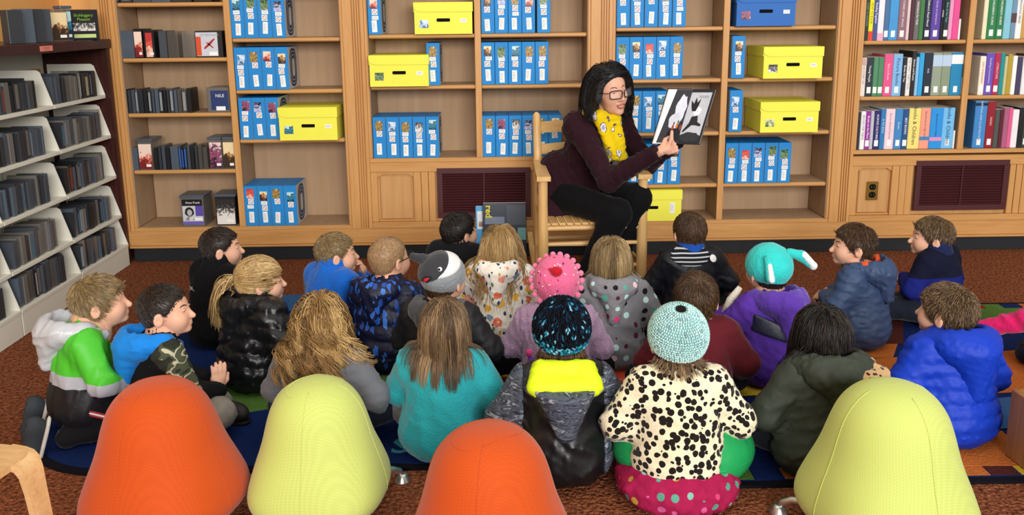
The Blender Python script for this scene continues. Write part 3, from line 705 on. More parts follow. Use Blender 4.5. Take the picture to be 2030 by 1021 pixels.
put('portrait_collar', MB().prism([(-.026, -.022), (-.012, 0), (.010, 0), (.026, -.022)], 1, -.0016, -.0012).me('portrait_collar', flat('#8d8c90', .5, .3)), o, (-.017, 0, .058))
put('lettering', text_me('Anne Frank', .017, WHITE), o, (.004, -.0015, .136), (math.pi/2, 0, 0)); put('barcode_label', flat_xz(.042, .016).me('barcode_label', WHITE), o, (.03, -.0014, .042))
put('no_entry_sticker', NOS, o, (-.01, -.0014, .045)).scale = (.6, 1, .6)
span(430, 470, 448, .197, .165, PLAS[0], 'dark disc case with brown cover at the right end of the bottom shelf', yo=.03, pic=3, lid=True)
for i, (a, b, c) in enumerate(((229, 237, '#2f6f9a'), (238, 262, '#8a8f96'), (263, 300, '#4a525c'), (300, 338, '#3a3f46'), (338, 380, '#e8e8e4'), (383, 420, '#2c2b2e'))):
    span(a, b, 5, 1.417, .13, PLAS[i % 5], '%s case from left on the cropped top audiobook shelf' % ORD[i], spine=c)
# ------------------------------------------------------------------ white media shelving on the left
CREAM = flat('#dedacb', .4, .35, var=.04)
r = root('media_shelving', 'white steel media shelving with dark wooden end panel along the left wall', 'shelving', (-2.24, -.75, 0))
def MP(name, lo, hi, m, bev=.002): return box_part(name, (lo[0]+2.24, lo[1]+.75, lo[2]), (hi[0]+2.24, hi[1]+.75, hi[2]), m, r, bev)
Y1, Y0 = -.052, -2.22
MP('end_panel', (-2.44, -.048, 0), (-2.068, -.014, 1.185), DARKW); MP('top_cap', (-2.45, Y0, 1.185), (-2.055, -.012, 1.232), DARKW, .004)
MP('back_sheet', (-2.415, Y0, .0), (-2.405, Y1, 1.185), CREAM)
for y in (-.595, -1.138, -1.68): MP('upright', (-2.405, y-.02, 0), (-2.375, y+.02, 1.18), CREAM)
MP('cork_strip', (-2.404, -.55, 1.06), (-2.398, -.10, 1.085), flat('#c58a4a', .8, .2, var=.2, vs=40), 0)
BAYS = [(-.595, -.055), (-1.138, -.598), (-1.681, -1.141), (-2.22, -1.684)]
SZ = (.945, .730, .510, .290, .125)
for k, z in enumerate(SZ):
    dx = -.018+.006*k if k < 4 else .02
    for y0, y1 in BAYS:
        s = MP('shelf', (-2.37, y0+.002, z-.022), (-2.075+dx, y1-.002, z-.004), CREAM)
        if k == 4: MP('plinth', (-2.36, y0+.002, .001), (-2.058, y1-.002, z-.023), CREAM)
        for yy in (y1-.004,):
            poly = [(-.29, -.022), (-.002, -.022), (-.0, -.004), (-.045, .150), (-.060, .160), (-.29, .160)]
            m = MB().prism([(u-.075+dx-2.0+2.24, w) for u, w in poly], 1, -.004, 0)
            b_ = put('bracket', m.me('bracket', CREAM), r, (0, yy+.75, z))
            put('slot', MB().prism(rrect(.012, .08, .005), 1, -.0052, -.004).me('slot', flat('#b9b5a6', .5, .3)), b_, (.075+dx, 0, .075), (0, math.radians(-17), 0))
o = put('notice_strip', boxme('notice_strip', (-.0005, -.055, -.012), (.0008, .055, .012), flat('#e88a78', .6, .3)), r, (-2.0545+2.24, -.40+.75-.28, 1.207))
for zz in (.004, -.004): put('lettering', text_me('TOP OF SHELF', .0075, flat('#7a2a28', .6, .2)), o, (.001, 0, zz), (math.pi/2, 0, math.pi/2))
SHN = ['top', 'second', 'third', 'fourth', 'lowest']; BYN = ['far', 'middle', 'near', 'nearest']
rc = random.Random(21)
GW = 'audiobook cases on the white shelving'
BRIGHT = ['#8f9aa6', '#7d3a2e', '#d3d0ca', '#4a6a80', '#6a6560', '#a89a80', '#777d8c', '#9a9a98']
for k, z in enumerate(SZ):
    dx = -.018+.006*k if k < 4 else .02
    for bi, (y0, y1) in enumerate(BAYS[:3]):
        y = y1-.045-rc.uniform(.03, .11) if not (k == 0 and bi == 0) else y1-.06
        n = 0
        while y > y0+.05+(.06 if bi == 2 else 0) and n < 18:
            th = rc.choice((.014, .016, .022, .028, .034, .04)); h = rc.choice((.118, .124, .126, .128, .132, .14)); d = rc.uniform(.115, .14)
            mt = rc.choice(PLAS+[PLAS[1], PLAS[2], PLAS[5], CLEAR])
            lab = '%s case from far end, %s bay, %s white shelf' % (ORD[n], BYN[bi], SHN[k])
            disc_case((-2.085+dx-rc.uniform(.0, .014), y-th/2, z-.0035), th, d, h, mt, lab, math.pi/2+rc.uniform(-.04, .04), group=GW,
                      spine=rc.choice((None, None, None, rc.choice(BRIGHT))), lean=0)
            y -= th+.0008; n += 1
def face_case(y, k, w, h, pic, label, dx0=0.0, rz=None, mat=None):
    dx = -.018+.006*k if k < 4 else .02
    return disc_case((-2.10+dx+dx0, y, SZ[k]-.0035), w, .02, h, mat or CLEARB, label, math.radians(20) if rz is None else rz, pic=pic, group=GW)
face_case(-.098, 1, .10, .14, 5, 'clear case with a pink photo cover at the far end of the second white shelf', -.06)
face_case(-.09, 2, .10, .125, 7, 'teal covered case leaning at the far end of the third white shelf', -.12)
# on the dark top cap
for i, (y, w, h, m, pic, lid, lb) in enumerate(((-.13, .15, .15, PLAS[0], None, False, 'black audiobook case with green title on top of the dark cap'), (-.30, .05, .155, CLEARB, 7, True, 'clear hanging case with pale cover on top of the dark cap'),
        (-.385, .10, .15, CLEAR, 8, False, 'clear case with brown cover on top of the dark cap'), (-.50, .06, .15, PLAS[2], None, False, 'slate case right of the frame edge on the dark cap'), (-.575, .07, .15, PLAS[1], None, False, 'second slate case near the frame edge on the dark cap'), (-.66, .07, .15, PLAS[3], None, False, 'third slate case from the frame edge on the dark cap'), (-.75, .07, .145, PLAS[1], None, False, 'fourth slate case from the frame edge on the dark cap'))):
    o = disc_case((-2.085, y-.10, 1.2326), w, .05, h, m, lb, math.radians(62 if i else 50), pic=pic, group=GW, lid=lid)
    if i == 0:
        put('lettering', text_me('Skulduggery\nPleasant', .020, flat('#8fc43c', .5, .3)), o, (.0, -.0015, .112), (math.pi/2, 0, 0))
        put('cover_sheet', flat_xz(.11, .04).me('cover_sheet', picmat(3)), o, (0, -.0008, .065)); put('barcode_label', flat_xz(.11, .018).me('barcode_label', flat('#c9dc8f', .5, .3)), o, (0, -.001, .02))
# ================================================================== furniture
PINE = wood('pale_turned_wood', '#c99a5c', '#e3bd83', 'z', .35, .4); PINEX = wood('pale_wood_rail', '#c99a5c', '#e3bd83', 'x', .35, .4); PINEY = wood('pale_wood_rocker', '#c99a5c', '#e3bd83', 'y', .35, .4)
ch = root('rocking_chair', 'pale wooden ladder-back rocking chair under the reading woman', 'chair', (.42, -.55, 0), math.radians(3))
def CP(name, m, mat): return put(name, m.me(name, mat, 'auto'), ch)
fx, rx, fy, ry = .235, .215, -.20, .21
for s in (-1, 1):
    CP('front_post', MB().lathe([(0, .035), (.021, .035), (.022, .06), (.026, .10), (.026, .33), (.024, .40), (.022, .47), (.023, .575), (.022, .585), (0, .586)], 14, (s*fx, fy, 0)), PINE)
    CP('rear_post', MB().tube([(s*rx, ry-.01, .035), (s*rx, ry-.01, .20), (s*rx, ry, .40), (s*rx, ry+.03, .58), (s*rx, ry+.085, .79), (s*rx, ry+.095, .83), (s*rx, ry+.098, .843)], [.02, .024, .024, .022, .021, .019, .008], 12), PINE)
    arm = [(s*fx-.032, fy-.045), (s*fx+.032, fy-.045), (s*fx+.034, fy+.06), (s*rx+.026, ry+.05), (s*rx-.022, ry+.05), (s*fx-.028, fy+.06)]
    CP('armrest', MB().prism(arm, 2, .586, .608), PINEY)
    pts = [(s*fx, -.42+.085*i, .012+.42*((i-5.2)/9.)**2*.62) for i in range(12)]
    m = MB()
    for i in range(11):
        a, b = pts[i], pts[i+1]
        m.add([(a[0]-.014, a[1], a[2]), (a[0]+.014, a[1], a[2]), (b[0]+.014, b[1], b[2]), (b[0]-.014, b[1], b[2]), (a[0]-.014, a[1], a[2]+.036), (a[0]+.014, a[1], a[2]+.036), (b[0]+.014, b[1], b[2]+.036), (b[0]-.014, b[1], b[2]+.036)],
              [(0, 1, 2, 3), (4, 7, 6, 5), (0, 4, 5, 1), (2, 6, 7, 3), (0, 3, 7, 4), (1, 5, 6, 2)])
    CP('rocker', m, PINEY)
    for z in (.17, .27): CP('side_rung', MB().tube([(s*fx, fy, z), (s*(fx+rx)/2, 0, z), (s*rx, ry, z)], [.008, .011, .008], 8), PINEY)
for z in (.165, .275): CP('front_rung', MB().tube([(-fx, fy, z), (0, fy, z), (fx, fy, z)], [.009, .013, .009], 8), PINEX)
CP('front_rung', MB().tube([(-fx, fy, .352), (fx, fy, .352)], .012, 8), PINEX); CP('rear_rung', MB().tube([(-rx, ry, .2), (rx, ry, .2)], .010, 8), PINEX)
for z, hh, dy in ((.765, .055, .08), (.655, .05, .055), (.55, .05, .03), (.45, .05, .012)):
    m = MB(); n = 8; vs = []
    for i in range(n+1):
        x = -rx+2*rx*i/n; b = .03*math.sin(math.pi*i/n); hz = hh/2+.008*math.sin(math.pi*i/n)
        vs += [(x, ry+dy+b, z-hh/2), (x, ry+dy+b+.009, z-hh/2), (x, ry+dy+b+.009, z+hz), (x, ry+dy+b, z+hz)]
    m.add(vs, [(4*i+a, 4*i+(a+1) % 4, 4*i+4+(a+1) % 4, 4*i+4+a) for i in range(n) for a in range(4)]+[(0, 1, 2, 3), (4*n+3, 4*n+2, 4*n+1, 4*n)])
    CP('back_slat', m, PINEX)
for i in range(13):
    x = -.216+i*.036; m = MB()
    m.box((x-.0165, fy-.015, .366), (x+.0165, ry+.005, .380), .004); CP('seat_slat', m, PINEY)
CP('seat_frame', MB().box((-.225, fy-.006, .350), (.225, fy+.02, .366), .004).box((-.21, ry-.015, .350), (.21, ry+.008, .366), .004), PINEX)

def meshfab(name, c):
    g = NT(name, .75, .25); w1 = g.n('ShaderNodeTexWave', dict(wave_type='BANDS', bands_direction='DIAGONAL'), Vector=g.co(), Scale=62, Distortion=.2).outputs['Fac']
    w2 = g.n('ShaderNodeTexWave', dict(wave_type='BANDS', bands_direction='X'), Vector=g.co(rot=(.3, .2, 1.9)), Scale=55, Distortion=.2).outputs['Fac']
    f = g.math('MULTIPLY', w1, w2); l = lin(c); g.col(g.mix(f, tuple(v*.9 for v in l[:3])+(1,), l)); g.bump(f, .12, .002)
    g.b.inputs['Sheen Weight'].default_value = .15; return g.m
ORANGE = meshfab('orange_stretch_mesh', '#c84c0a'); LIME = meshfab('lime_stretch_mesh', '#c6d270')
PROF = [(.001, .460), (.036, .457), (.068, .448), (.096, .432), (.119, .409), (.137, .38), (.150, .346), (.160, .312), (.170, .277), (.182, .243), (.196, .208), (.208, .175), (.218, .143), (.222, .112), (.214, .086), (.194, .066), (.155, .054), (.09, .048), (.001, .046)]
def fine(prof, k=3):
    P = np.array(prof); t = np.arange(len(P)); tt = np.linspace(0, len(P)-1, (len(P)-1)*k+1); out = []
    for x in tt:
        i = min(int(x), len(P)-2); u = x-i; p0, p1, p2, p3 = P[max(i-1, 0)], P[i], P[i+1], P[min(i+2, len(P)-1)]
        out.append(tuple(.5*((2*p1)+(-p0+p2)*u+(2*p0-5*p1+4*p2-p3)*u*u+(-p0+3*p1-3*p2+p3)*u**3)))
    return [(max(a, .0005), b) for a, b in out]
def ball_chair(label, loc, rz, mat, sc=1.0, lobe=.045, ring=True):
    r = root('ball_chair', label, 'ball chair', loc, rz, 'bell shaped ball chairs in front')
    def fn(th, rr, z):
        w = max(0., min(1., (.36-z)/.22)); q = rr*(1+lobe*w*math.cos(4*th)); zz = z-.012*w*(1-w)*math.cos(4*th)
        return (q*math.cos(th)*sc, q*math.sin(th)*sc, zz*sc)
    prof = fine(PROF); m = MB().lathe(prof, 72, fn=fn)
    put('cover', m.me('cover', mat, True), r)
    for k in range(4):
        th = math.pi/4+math.pi/2*k
        pts = []
        for rr, z in prof[6:44:2]:
            x, y, z2 = fn(th, rr+.0006, z); pts.append((x, y, z2))
        put('seam', MB().tube(pts, .0013*sc, 5).me('seam', mat, True), r)
    x = []
    for k in range(40):
        a = 2*math.pi*k/40; q = .075*(1+.25*math.cos(2*a)); zz = np.interp(q, [p[0] for p in PROF[:8]], [p[1] for p in PROF[:8]]); x.append(fn(a, q, zz+.0008))
    if ring: put('seam', MB().tube(x+[x[0]], .0012*sc, 5, cap=False).me('seam', mat, True), r)
    for k in range(4):
        th = math.pi/2*k
        lg = put('leg', MB().tube([(q*math.cos(th), q*math.sin(th), z) for q, z in ((.10, .062), (.18, .056), (.225, .050), (.25, .036), (.258, .02))], [.012, .012, .011, .010, .010], 8).me('leg', STEEL, True), r)
        put('foot', MB().lathe([(.0005, .026), (.012, .026), (.016, .020), (.025, .006), (.026, .001), (.0005, .001)], 16, ((.259)*math.cos(th), (.259)*math.sin(th), 0)).me('foot', STEEL, True), lg)
    return r
def ball_at(px, py, mat, label, rz, sc=1.0, ring=True):
    p = atz(px, py, .445*sc); ball_chair(label, (p[0], p[1], 0), rz, mat, sc, .045, ring)
ball_at(309, 766, ORANGE, 'orange bell shaped ball chair at the front left', math.radians(28), .92)
ball_at(625, 762, LIME, 'lime green bell shaped ball chair left of the middle orange one', math.radians(40), .86)
ball_at(968, 858, ORANGE, 'orange bell shaped ball chair at the bottom middle, cut by the frame', math.radians(35), .92)
ball_at(1772, 770, LIME, 'lime green bell shaped ball chair at the front right', math.radians(58), .95, False)
# bent plywood stool
BIRCH = wood('birch_plywood', '#c99a63', '#e6c08c', 'x', .35, .4)
p = atz(98, 866, .34)
st = root('stool', 'bent birch plywood stool cropped at the lower left corner', 'stool', (p[0]-.17, p[1]-.17, 0), math.radians(-12))
def strip(path, w, t, name):
    """bent strip: path of (u, z) along local x, width w along y"""
    m = MB(); P = [Vector((u, 0, z)) for u, z in path]; n = len(P); vs = []
    for i, q in enumerate(P):
        tg = (P[min(i+1, n-1)]-P[max(i-1, 0)]).normalized(); nm = Vector((-tg.z, 0, tg.x)); ww = w[i] if isinstance(w, list) else w
        for a, b in ((-.5, 0), (.5, 0), (.5, 1), (-.5, 1)): vs.append(q+Vector((0, ww*a, 0))-nm*t*b)
    m.add(vs, [(4*i+a, 4*i+(a+1) % 4, 4*i+4+(a+1) % 4, 4*i+4+a) for i in range(n-1) for a in range(4)]+[(0, 1, 2, 3), (4*n-1, 4*n-2, 4*n-3, 4*n-4)])
    return m.me(name, BIRCH, 'auto')
put('seat', MB().prism(rrect(.28, .30, .05, 8), 2, .325, .34).me('seat', BIRCH), st)
for sx in (-1, 1):
    for sy in (-1, 1):
        path = [(.07, .3405), (.11, .3405), (.135, .338), (.152, .328), (.162, .305), (.168, .26), (.178, .16), (.186, .06), (.188, .035)]
        o = put('leg', strip(path, [.10, .09, .08, .07, .062, .055, .05, .045, .045], .014, 'leg'), st, (0, sy*.105, 0), (0, 0, 0 if sx > 0 else math.pi))
        put('foot_cap', boxme('foot_cap', (.170, -.026, .0005), (.192, .026, .045), flat('#8a6f52', .5, .3), .004), o)
# wooden book bin at the right edge
p0 = atz(1993, 905); BINW = wood('bin_wood', '#8f5c2e', '#ad7844', 'z'); bn = root('book_bin', 'low wooden book bin at the right edge of the rug', 'bin', (p0[0]+.2, p0[1]-.22, .014), math.radians(4))
for nm, lo, hi, m in (('side_panel', (-.2, -.22, .002), (-.182, .22, .215), BINW), ('side_panel', (.182, -.22, .002), (.2, .22, .215), BINW), ('end_panel', (-.182, .202, .002), (.182, .22, .215), BINW), ('end_panel', (-.182, -.22, .002), (.182, -.202, .215), BINW), ('bottom', (-.182, -.202, .01), (.182, .202, .024), BINW)):
    box_part(nm, lo, hi, m, bn, .003)
for i, (c, nm) in enumerate((('#1f6b46', 'green picture book standing in the low wooden bin'), ('#5a7fae', 'blue picture book standing in the low wooden bin'))):
    x, y = p0[0]+.05+.06*i, p0[1]-.10
    o = put('book', boxme('book', (-.011, -.09, 0), (.011, .09, .235), flat(c, .5, .3, var=.1), .002), None, (x, y, .041), (0, 0, 0), label=nm, category='book'); put('page_block', boxme('page_block', (-.008, -.087, .2335), (.008, .087, .2357), WHITE), o)
# picture books leaning against the wall behind the dark haired boy
def lean_book(label, px0, px1, py, h, c, yo, tilt, pics):
    a, b = aty(px0, py, yo)[0], aty(px1, py, yo)[0]; w = b-a
    o = put('picture_book', boxme('picture_book', (-w/2, -.006, 0), (w/2, .006, h), flat(c, .35, .4, var=.25, vs=14), .002), None, ((a+b)/2, yo-.02-math.sin(tilt)*h, .014), (-tilt, 0, 0), label=label, category='book')
    put('page_block', boxme('page_block', (-w/2+.003, -.0045, .002), (w/2-.003, .0045, h+.0006), WHITE), o)
    for lo, hi, cc in pics: put('cover_art', MB().box((-w/2+w*lo[0], -.0075, h*lo[1]), (-w/2+w*hi[0], -.006, h*hi[1])).me('cover_art', flat(cc, .4, .4, var=.2, vs=30)), o)
    return o, w
o, w = lean_book('dark picture book with yellow lettering leaning on the wall behind the blonde girl', 958, 1043, 470, .31, '#2a3040', -.02, .12, (((.8, .33), (.99, .55), '#6fa6a8'), ((.55, .6), (.98, .95), '#454c5a'), ((.05, .62), (.5, .75), '#6f7d90')))
put('lettering', text_me('red', .05, flat('#e8dc2e', .5, .3), True), o, (-w/2+.032, -.008, .262), (math.pi/2, math.pi/2, 0))
lean_book('light blue picture book tucked behind the dark one by the wall', 944, 975, 475, .285, '#4fa6dc', .012, .12, (((.1, .55), (.9, .9), '#e8eef2'), ((.2, .6), (.8, .7), '#c8342c'), ((.1, .1), (.9, .3), '#2f86c8')))
# ================================================================== people
def skinmat(name, c, c2):
    g = NT(name, .5, .35); a = g.noise(g.co(), 14, 2).outputs[0]; g.col(g.mix(a, c, c2))
    g.b.inputs['Subsurface Weight'].default_value = .12; g.b.inputs['Subsurface Radius'].default_value = (.02, .008, .004); g.b.inputs['Subsurface Scale'].default_value = .3
    return g.m
skinmats = {}
SKIN = skinmat('skin_fair', '#d9a184', '#e8b89c'); SKIN2 = skinmat('skin_warm', '#c98f70', '#d9a486')
def hairmat(name, dark, mid, light):
    g = NT(name, .42, .4); at = g.n('ShaderNodeAttribute', dict(attribute_name='tone')).outputs['Fac']
    a = g.noise(g.co((60, 60, 12)), 1.0, 2).outputs[0]
    g.col(g.ramp(g.math('MULTIPLY_ADD', a, .3, g.math('MULTIPLY', at, .75)), [(.12, dark), (.5, mid), (.9, light)])); return g.m
HM = {k: hairmat('hair_'+k, *v) for k, v in dict(blond=('#6f5535', '#a98755', '#dcc08c'), sandy=('#54422c', '#86704c', '#b89b6c'), brown=('#2a1c13', '#4a3524', '#75573a'), dark=('#140f0d', '#2a201b', '#4a3a30'),
      black=('#0b0a0a', '#1d1816', '#3a302a'), golden=('#4f381f', '#8f6c3e', '#dcb97c'), lightbrown=('#35281d', '#665039', '#b09068'), buzz=('#7a5c40', '#a1805c', '#c2a27c'), woman=('#070707', '#121112', '#2a2828')).items()}
EYEW = flat('#e9e6e2', .25, .5); IRIS = flat('#4a3a2c', .25, .5); LIP = flat('#b5645a', .45, .4); MOUTHD = flat('#4a1d1c', .6, .3)
def tri_tube(paths, r0, taper=.25):
    """N paths of T points -> three sided tapered tubes"""
    N, T, _ = paths.shape
    t = np.empty_like(paths); t[:, 1:-1] = paths[:, 2:]-paths[:, :-2]; t[:, 0] = paths[:, 1]-paths[:, 0]; t[:, -1] = paths[:, -1]-paths[:, -2]
    t /= np.linalg.norm(t, axis=2)[..., None]+1e-9
    ref = np.tile(np.array([.31, .87, .38]), (N, T, 1)); a = np.cross(t, ref); a /= np.linalg.norm(a, axis=2)[..., None]+1e-9; b = np.cross(t, a)
    s = np.linspace(0, 1, T); rad = (r0[:, None]*(1-(1-taper)*s**2)[None])[..., None]
    rings = [paths+rad*(a*math.cos(q)+b*math.sin(q)) for q in (0, 2.0944, 4.1888)]
    V = np.stack(rings, 2).reshape(-1, 3)
    base = np.arange(N)[:, None, None]*(T*3)+np.arange(T-1)[None, :, None]*3
    k = np.arange(3)[None, None, :]; k2 = (k+1) % 3
    f = np.stack([base+k, base+k2, base+3+k2, base+3+k], -1).reshape(-1, 4)
    return V.astype(np.float32), f
def hair_obj(name, paths, r0, tone, mat, parent, taper=.25):
    v, f = tri_tube(paths, r0, taper); me = mesh(name, v, f, mat, True)
    at = me.attributes.new('tone', 'FLOAT', 'POINT'); at.data.foreach_set('value', np.repeat(tone, paths.shape[1]*3).astype(np.float32))
    o = put(name, me, parent); o['kind'] = 'stuff'; return o
# ---- head
def head_sdf(ears=True, adult=False, open_mouth=False):
    if adult:
        fs = [ell((0, -.014, .024), (.072, .088, .084)), ell((0, .026, -.030), (.054, .058, .078)), ell((0, .040, -.072), (.036, .040, .032)), ell((.026, .046, -.028), (.030, .030, .03)), ell((-.026, .046, -.028), (.030, .030, .03))]
        nose = smin(.006, cap((0, .082, .006), (0, .101, -.026), .006, .0095), ell((.010, .090, -.030), (.007, .009, .006)), ell((-.010, .090, -.030), (.007, .009, .006)))
        lip = smin(.004, ell((0, .085, -.050), (.022, .009, .0045)), ell((0, .085, -.064), (.019, .009, .0055))); chin = ell((0, .070, -.092), (.020, .017, .015)); nl = -.09
    else:
        fs = [ell((0, -.012, .018), (.070, .086, .077)), ell((0, .026, -.024), (.055, .056, .066)), ell((0, .030, -.058), (.038, .042, .030)), ell((.030, .044, -.032), (.028, .032, .028)), ell((-.030, .044, -.032), (.028, .032, .028))]
        nose = cap((0, .078, -.004), (0, .092, -.026), .0065, .0105); lip = smin(.004, ell((0, .078, -.046), (.017, .010, .0042)), ell((0, .078, -.055), (.015, .009, .0048))); chin = ell((0, .066, -.074), (.017, .015, .013)); nl = -.06
    f = smin(.022, *fs); f = smin(.008, f, nose); f = smin(.005, f, lip); f = smin(.014, f, chin)
    ez = .006 if adult else .002
    for s in (-1, 1):
        f = sub(f, ell((s*.029, .094 if adult else .088, ez), (.016, .014, .009)), .012)
    if open_mouth: f = sub(f, ell((0, .095, -.057), (.016, .012, .0042)), .004)
    f = smin(.02, f, cap((0, -.012, -.05), (0, -.028, -.125), .040, .043))
    if ears:
        for s in (-1, 1):
            Re = Rz(s*.35) @ Rx(-.15)
            e = sub(ell((s*.074, -.008, -.014), (.0075, .018, .027), Re), ell((s*.083, -.004, -.012), (.006, .010, .016), Re), .004); f = smin(.006, f, e)
    return f
HEAD_C = {}
def head_vf(adult=False, om=False, h=.0048):
    k = (adult, om, h)
    if k not in HEAD_C: HEAD_C[k] = nets(head_sdf(True, adult, om), (-.10, -.12, -.15), (.10, .125, .12), h)
    return HEAD_C[k]
def tf(v, R, c): return np.asarray(v)@np.array(R).T+np.array(c)
GY = dict(boy=([-.12, -.07, -.04, -.018, .012, .028, .05, .075], [-.062, -.064, -.058, -.022, -.020, -.004, .036, .058]),
          low=([-.12, -.07, -.03, 0., .03, .05, .075], [-.085, -.085, -.07, -.045, -.03, .025, .052]),
          girl=([-.12, -.05, 0., .03, .05, .08], [-.09, -.09, -.07, -.04, .02, .056]))
def cap_sdf(style='boy', grow=.006, adult=False):
    ys, zs = GY[style]; ys = np.array(ys); zs = np.array(zs)
    b0 = ell((0, -.014, .024), (.072, .088, .084)) if adult else smin(.02, ell((0, -.012, .018), (.070, .086, .077)), ell((0, -.03, -.03), (.052, .05, .05)))
    base = lambda P: b0(P)+.001-(grow+.001)*np.clip((P[:, 2]-np.interp(P[:, 1], ys, zs))/.028, 0, 1)
    return inter(base, lambda P: (np.interp(P[:, 1], ys, zs)-P[:, 2])*.75, .004)
CAPC = {}
def cap_vf(style, grow, adult=False):
    k = (style, grow, adult)
    if k not in CAPC: CAPC[k] = nets(cap_sdf(style, grow, adult), (-.11, -.13, -.12), (.11, .11, .13), .007)
    return CAPC[k]
def sample(v, f, n, rs):
    i = rs.randint(0, len(f), n); w = rs.dirichlet((1, 1, 1, 1), n); return (v[f[i]]*w[..., None]).sum(1)
def nrm(a): return a/(np.linalg.norm(a, axis=-1)[..., None]+1e-9)
def short_hair(par, R, c, mat, style='boy', length=.022, n=4500, seed=0, lift=.003, grow=.004, messy=.25, whorl=(.012, -.062, .072), name='hair'):
    rs = np.random.RandomState(seed); v, f = cap_vf(style, grow); sd = cap_sdf(style, grow)
    me = mesh('hair', tf(v, R, c), f, mat, True); at = me.attributes.new('tone', 'FLOAT', 'POINT'); at.data.foreach_set('value', rs.uniform(.25, .5, len(v)).astype(np.float32))
    o = put(name, me, par)
    P = sample(v, f, n, rs).astype(np.float32); P = P[P[:, 1] < .083]; N = grad(sd, P)
    d = P-np.array(whorl); d[:, 2] -= .035; d += rs.normal(size=d.shape)*.02*messy*4*.25
    sw = np.cross(N, d)*.25; d = d+sw; d = d-(d*N).sum(1)[:, None]*N; d = nrm(d); L = length*rs.uniform(.6, 1.2, len(P))[:, None]
    lf = lift*rs.uniform(.3, 1.3, len(P))[:, None]
    p = np.stack([P-N*.002, P+d*L*.45+N*lf, P+d*L+N*lf*.5+rs.normal(size=P.shape)*messy*.008], 1)
    p = np.stack([tf(p[:, i], R, c) for i in range(3)], 1)
    tone = np.clip(rs.normal(.5, .22, len(P)), 0, 1)
    hair_obj('strands', p, rs.uniform(.0009, .0016, len(P)), tone, mat, o); return o
def long_hair(par, R, c, mat, coll, length=.2, n=2000, seed=0, vol=.012, curl=0.0, freq=3.0, T=13, style='girl', part=(0, -.01, .10), clump=.55, nclump=70, fringe=True, adult=False, top=None, rad=(.0011, .0019), flare=0.0):
    rs = np.random.RandomState(seed); v, f = cap_vf(style, .007, adult)
    me = mesh('hair', tf(v, R, c), f, mat, True); at = me.attributes.new('tone', 'FLOAT', 'POINT'); at.data.foreach_set('value', rs.uniform(.2, .45, len(v)).astype(np.float32))
    o = put('hair', me, par)
    P = sample(v, f, int(n*1.5), rs).astype(np.float32); P = P[P[:, 2] > -.05]
    P = P[:n]; n = len(P)
    sd = cap_sdf(style, .007, adult); N = grad(sd, P); d = P-np.array(part); fr = P[:, 1] > .035
    d[fr] = np.stack([np.sign(P[fr, 0]+.004)*1.0, -.35+0*P[fr, 0], -.35+0*P[fr, 0]], 1)
    d = nrm(d-(d*N).sum(1)[:, None]*N)
    Pw = tf(P, R, c).astype(np.float32); dw = d@np.array(R).T; Nw = N@np.array(R).T
    hs = xf(off(head_sdf(False, adult), .004), R, c)
    col_ = (lambda q: np.minimum(hs(q), coll(q))) if coll else hs
    gap = (rs.uniform(.15, 1, n)**1.2*vol).astype(np.float32); L = (length*rs.uniform(.8, 1.08, n))
    path = [Pw.copy()]; p = Pw+Nw*.003; dd = dw.copy(); st = (L/(T-1))[:, None]
    for i in range(1, T):
        dd = nrm(dd*.66+np.array([0, 0, -1.])*.34+Nw*(.10 if i < 3 else 0)+rs.normal(size=p.shape)*.05)
        p = p+dd*st
        q = p.astype(np.float32); cd = col_(q); m = cd < gap
        if m.any():
            g = grad(col_, q[m]); p[m] += g*(gap[m]-cd[m])[:, None]; tang = dd[m]-(dd[m]*g).sum(1)[:, None]*g; dd[m] = nrm(tang+1e-5)
        path.append(p.copy())
    pth = np.stack(path, 1)
    cl = pth[rs.randint(0, n, nclump)]; near = ((pth[:, None, 3]-cl[None, :, 3])**2).sum(-1).argmin(1)
    w = (np.linspace(0, 1, T)**1.3*clump)[None, :, None]; pth = pth*(1-w)+cl[near]*w
    if curl > 0:
        ph = rs.uniform(0, 6.28, nclump)[near][:, None]; s = np.linspace(0, 1, T)[None]; amp = curl*np.clip(s*1.6-.25, 0, 1)
        a = 2*math.pi*freq*s+ph+rs.normal(size=(n, 1))*.25; pth[..., 0] += amp*np.cos(a); pth[..., 1] += amp*np.sin(a); pth[..., 2] += .3*amp*np.sin(a*1.3)
    ct = np.clip(rs.normal(.5, .30, nclump), .0, 1.0)[near]; tone = np.clip(ct*.72+rs.normal(.5, .2, n)*.28, 0, 1)
    hair_obj('strands', pth, rs.uniform(rad[0], rad[1], n), tone, mat, o); return o
def eyes(par, R, c, adult=False, closed=False):
    ez = .006 if adult else .002; hs = head_sdf(False, adult); yy = np.linspace(.05, .11, 121); d_ = hs(np.stack([0*yy+.029, yy, 0*yy+ez], 1).astype(np.float32)); ey = yy[np.argmax(d_ > 0)]-.0072
    for s in (-1, 1):
        m = MB().lathe([(.0005, .0092), (.0034, .0086), (.0062, .0068), (.0084, .0036), (.0092, 0), (.0072, -.0048)], 14)
        sc_ = float(np.linalg.norm(R[:, 0])); e = put('eye', m.me('eye', EYEW, True), par, tuple(tf([(s*.029, ey, ez)], R, c)[0]), (Matrix(R.tolist()) @ Matrix.Rotation(-math.pi/2, 3, 'X')).normalized().to_euler()); e.scale = (sc_,)*3
        put('iris', MB().lathe([(.0005, .0098), (.0042, .0090), (.0058, .0078), (.0060, .006)], 12).me('iris', IRIS, True), e)
        sk = skinmats.get('woman' if adult else 'kid') or SKIN
        put('eyelid', MB().tube(tf([(s*(.029+u), ey+.0092*math.sqrt(max(.05, 1-(u/.0125)**2))+.0006, ez+.0042-abs(u)*.18) for u in (-.0125, -.008, -.003, .003, .008, .0125)], R, c), [.0012, .0026, .0030, .0030, .0026, .0012], 6).me('eyelid', sk, True), par)
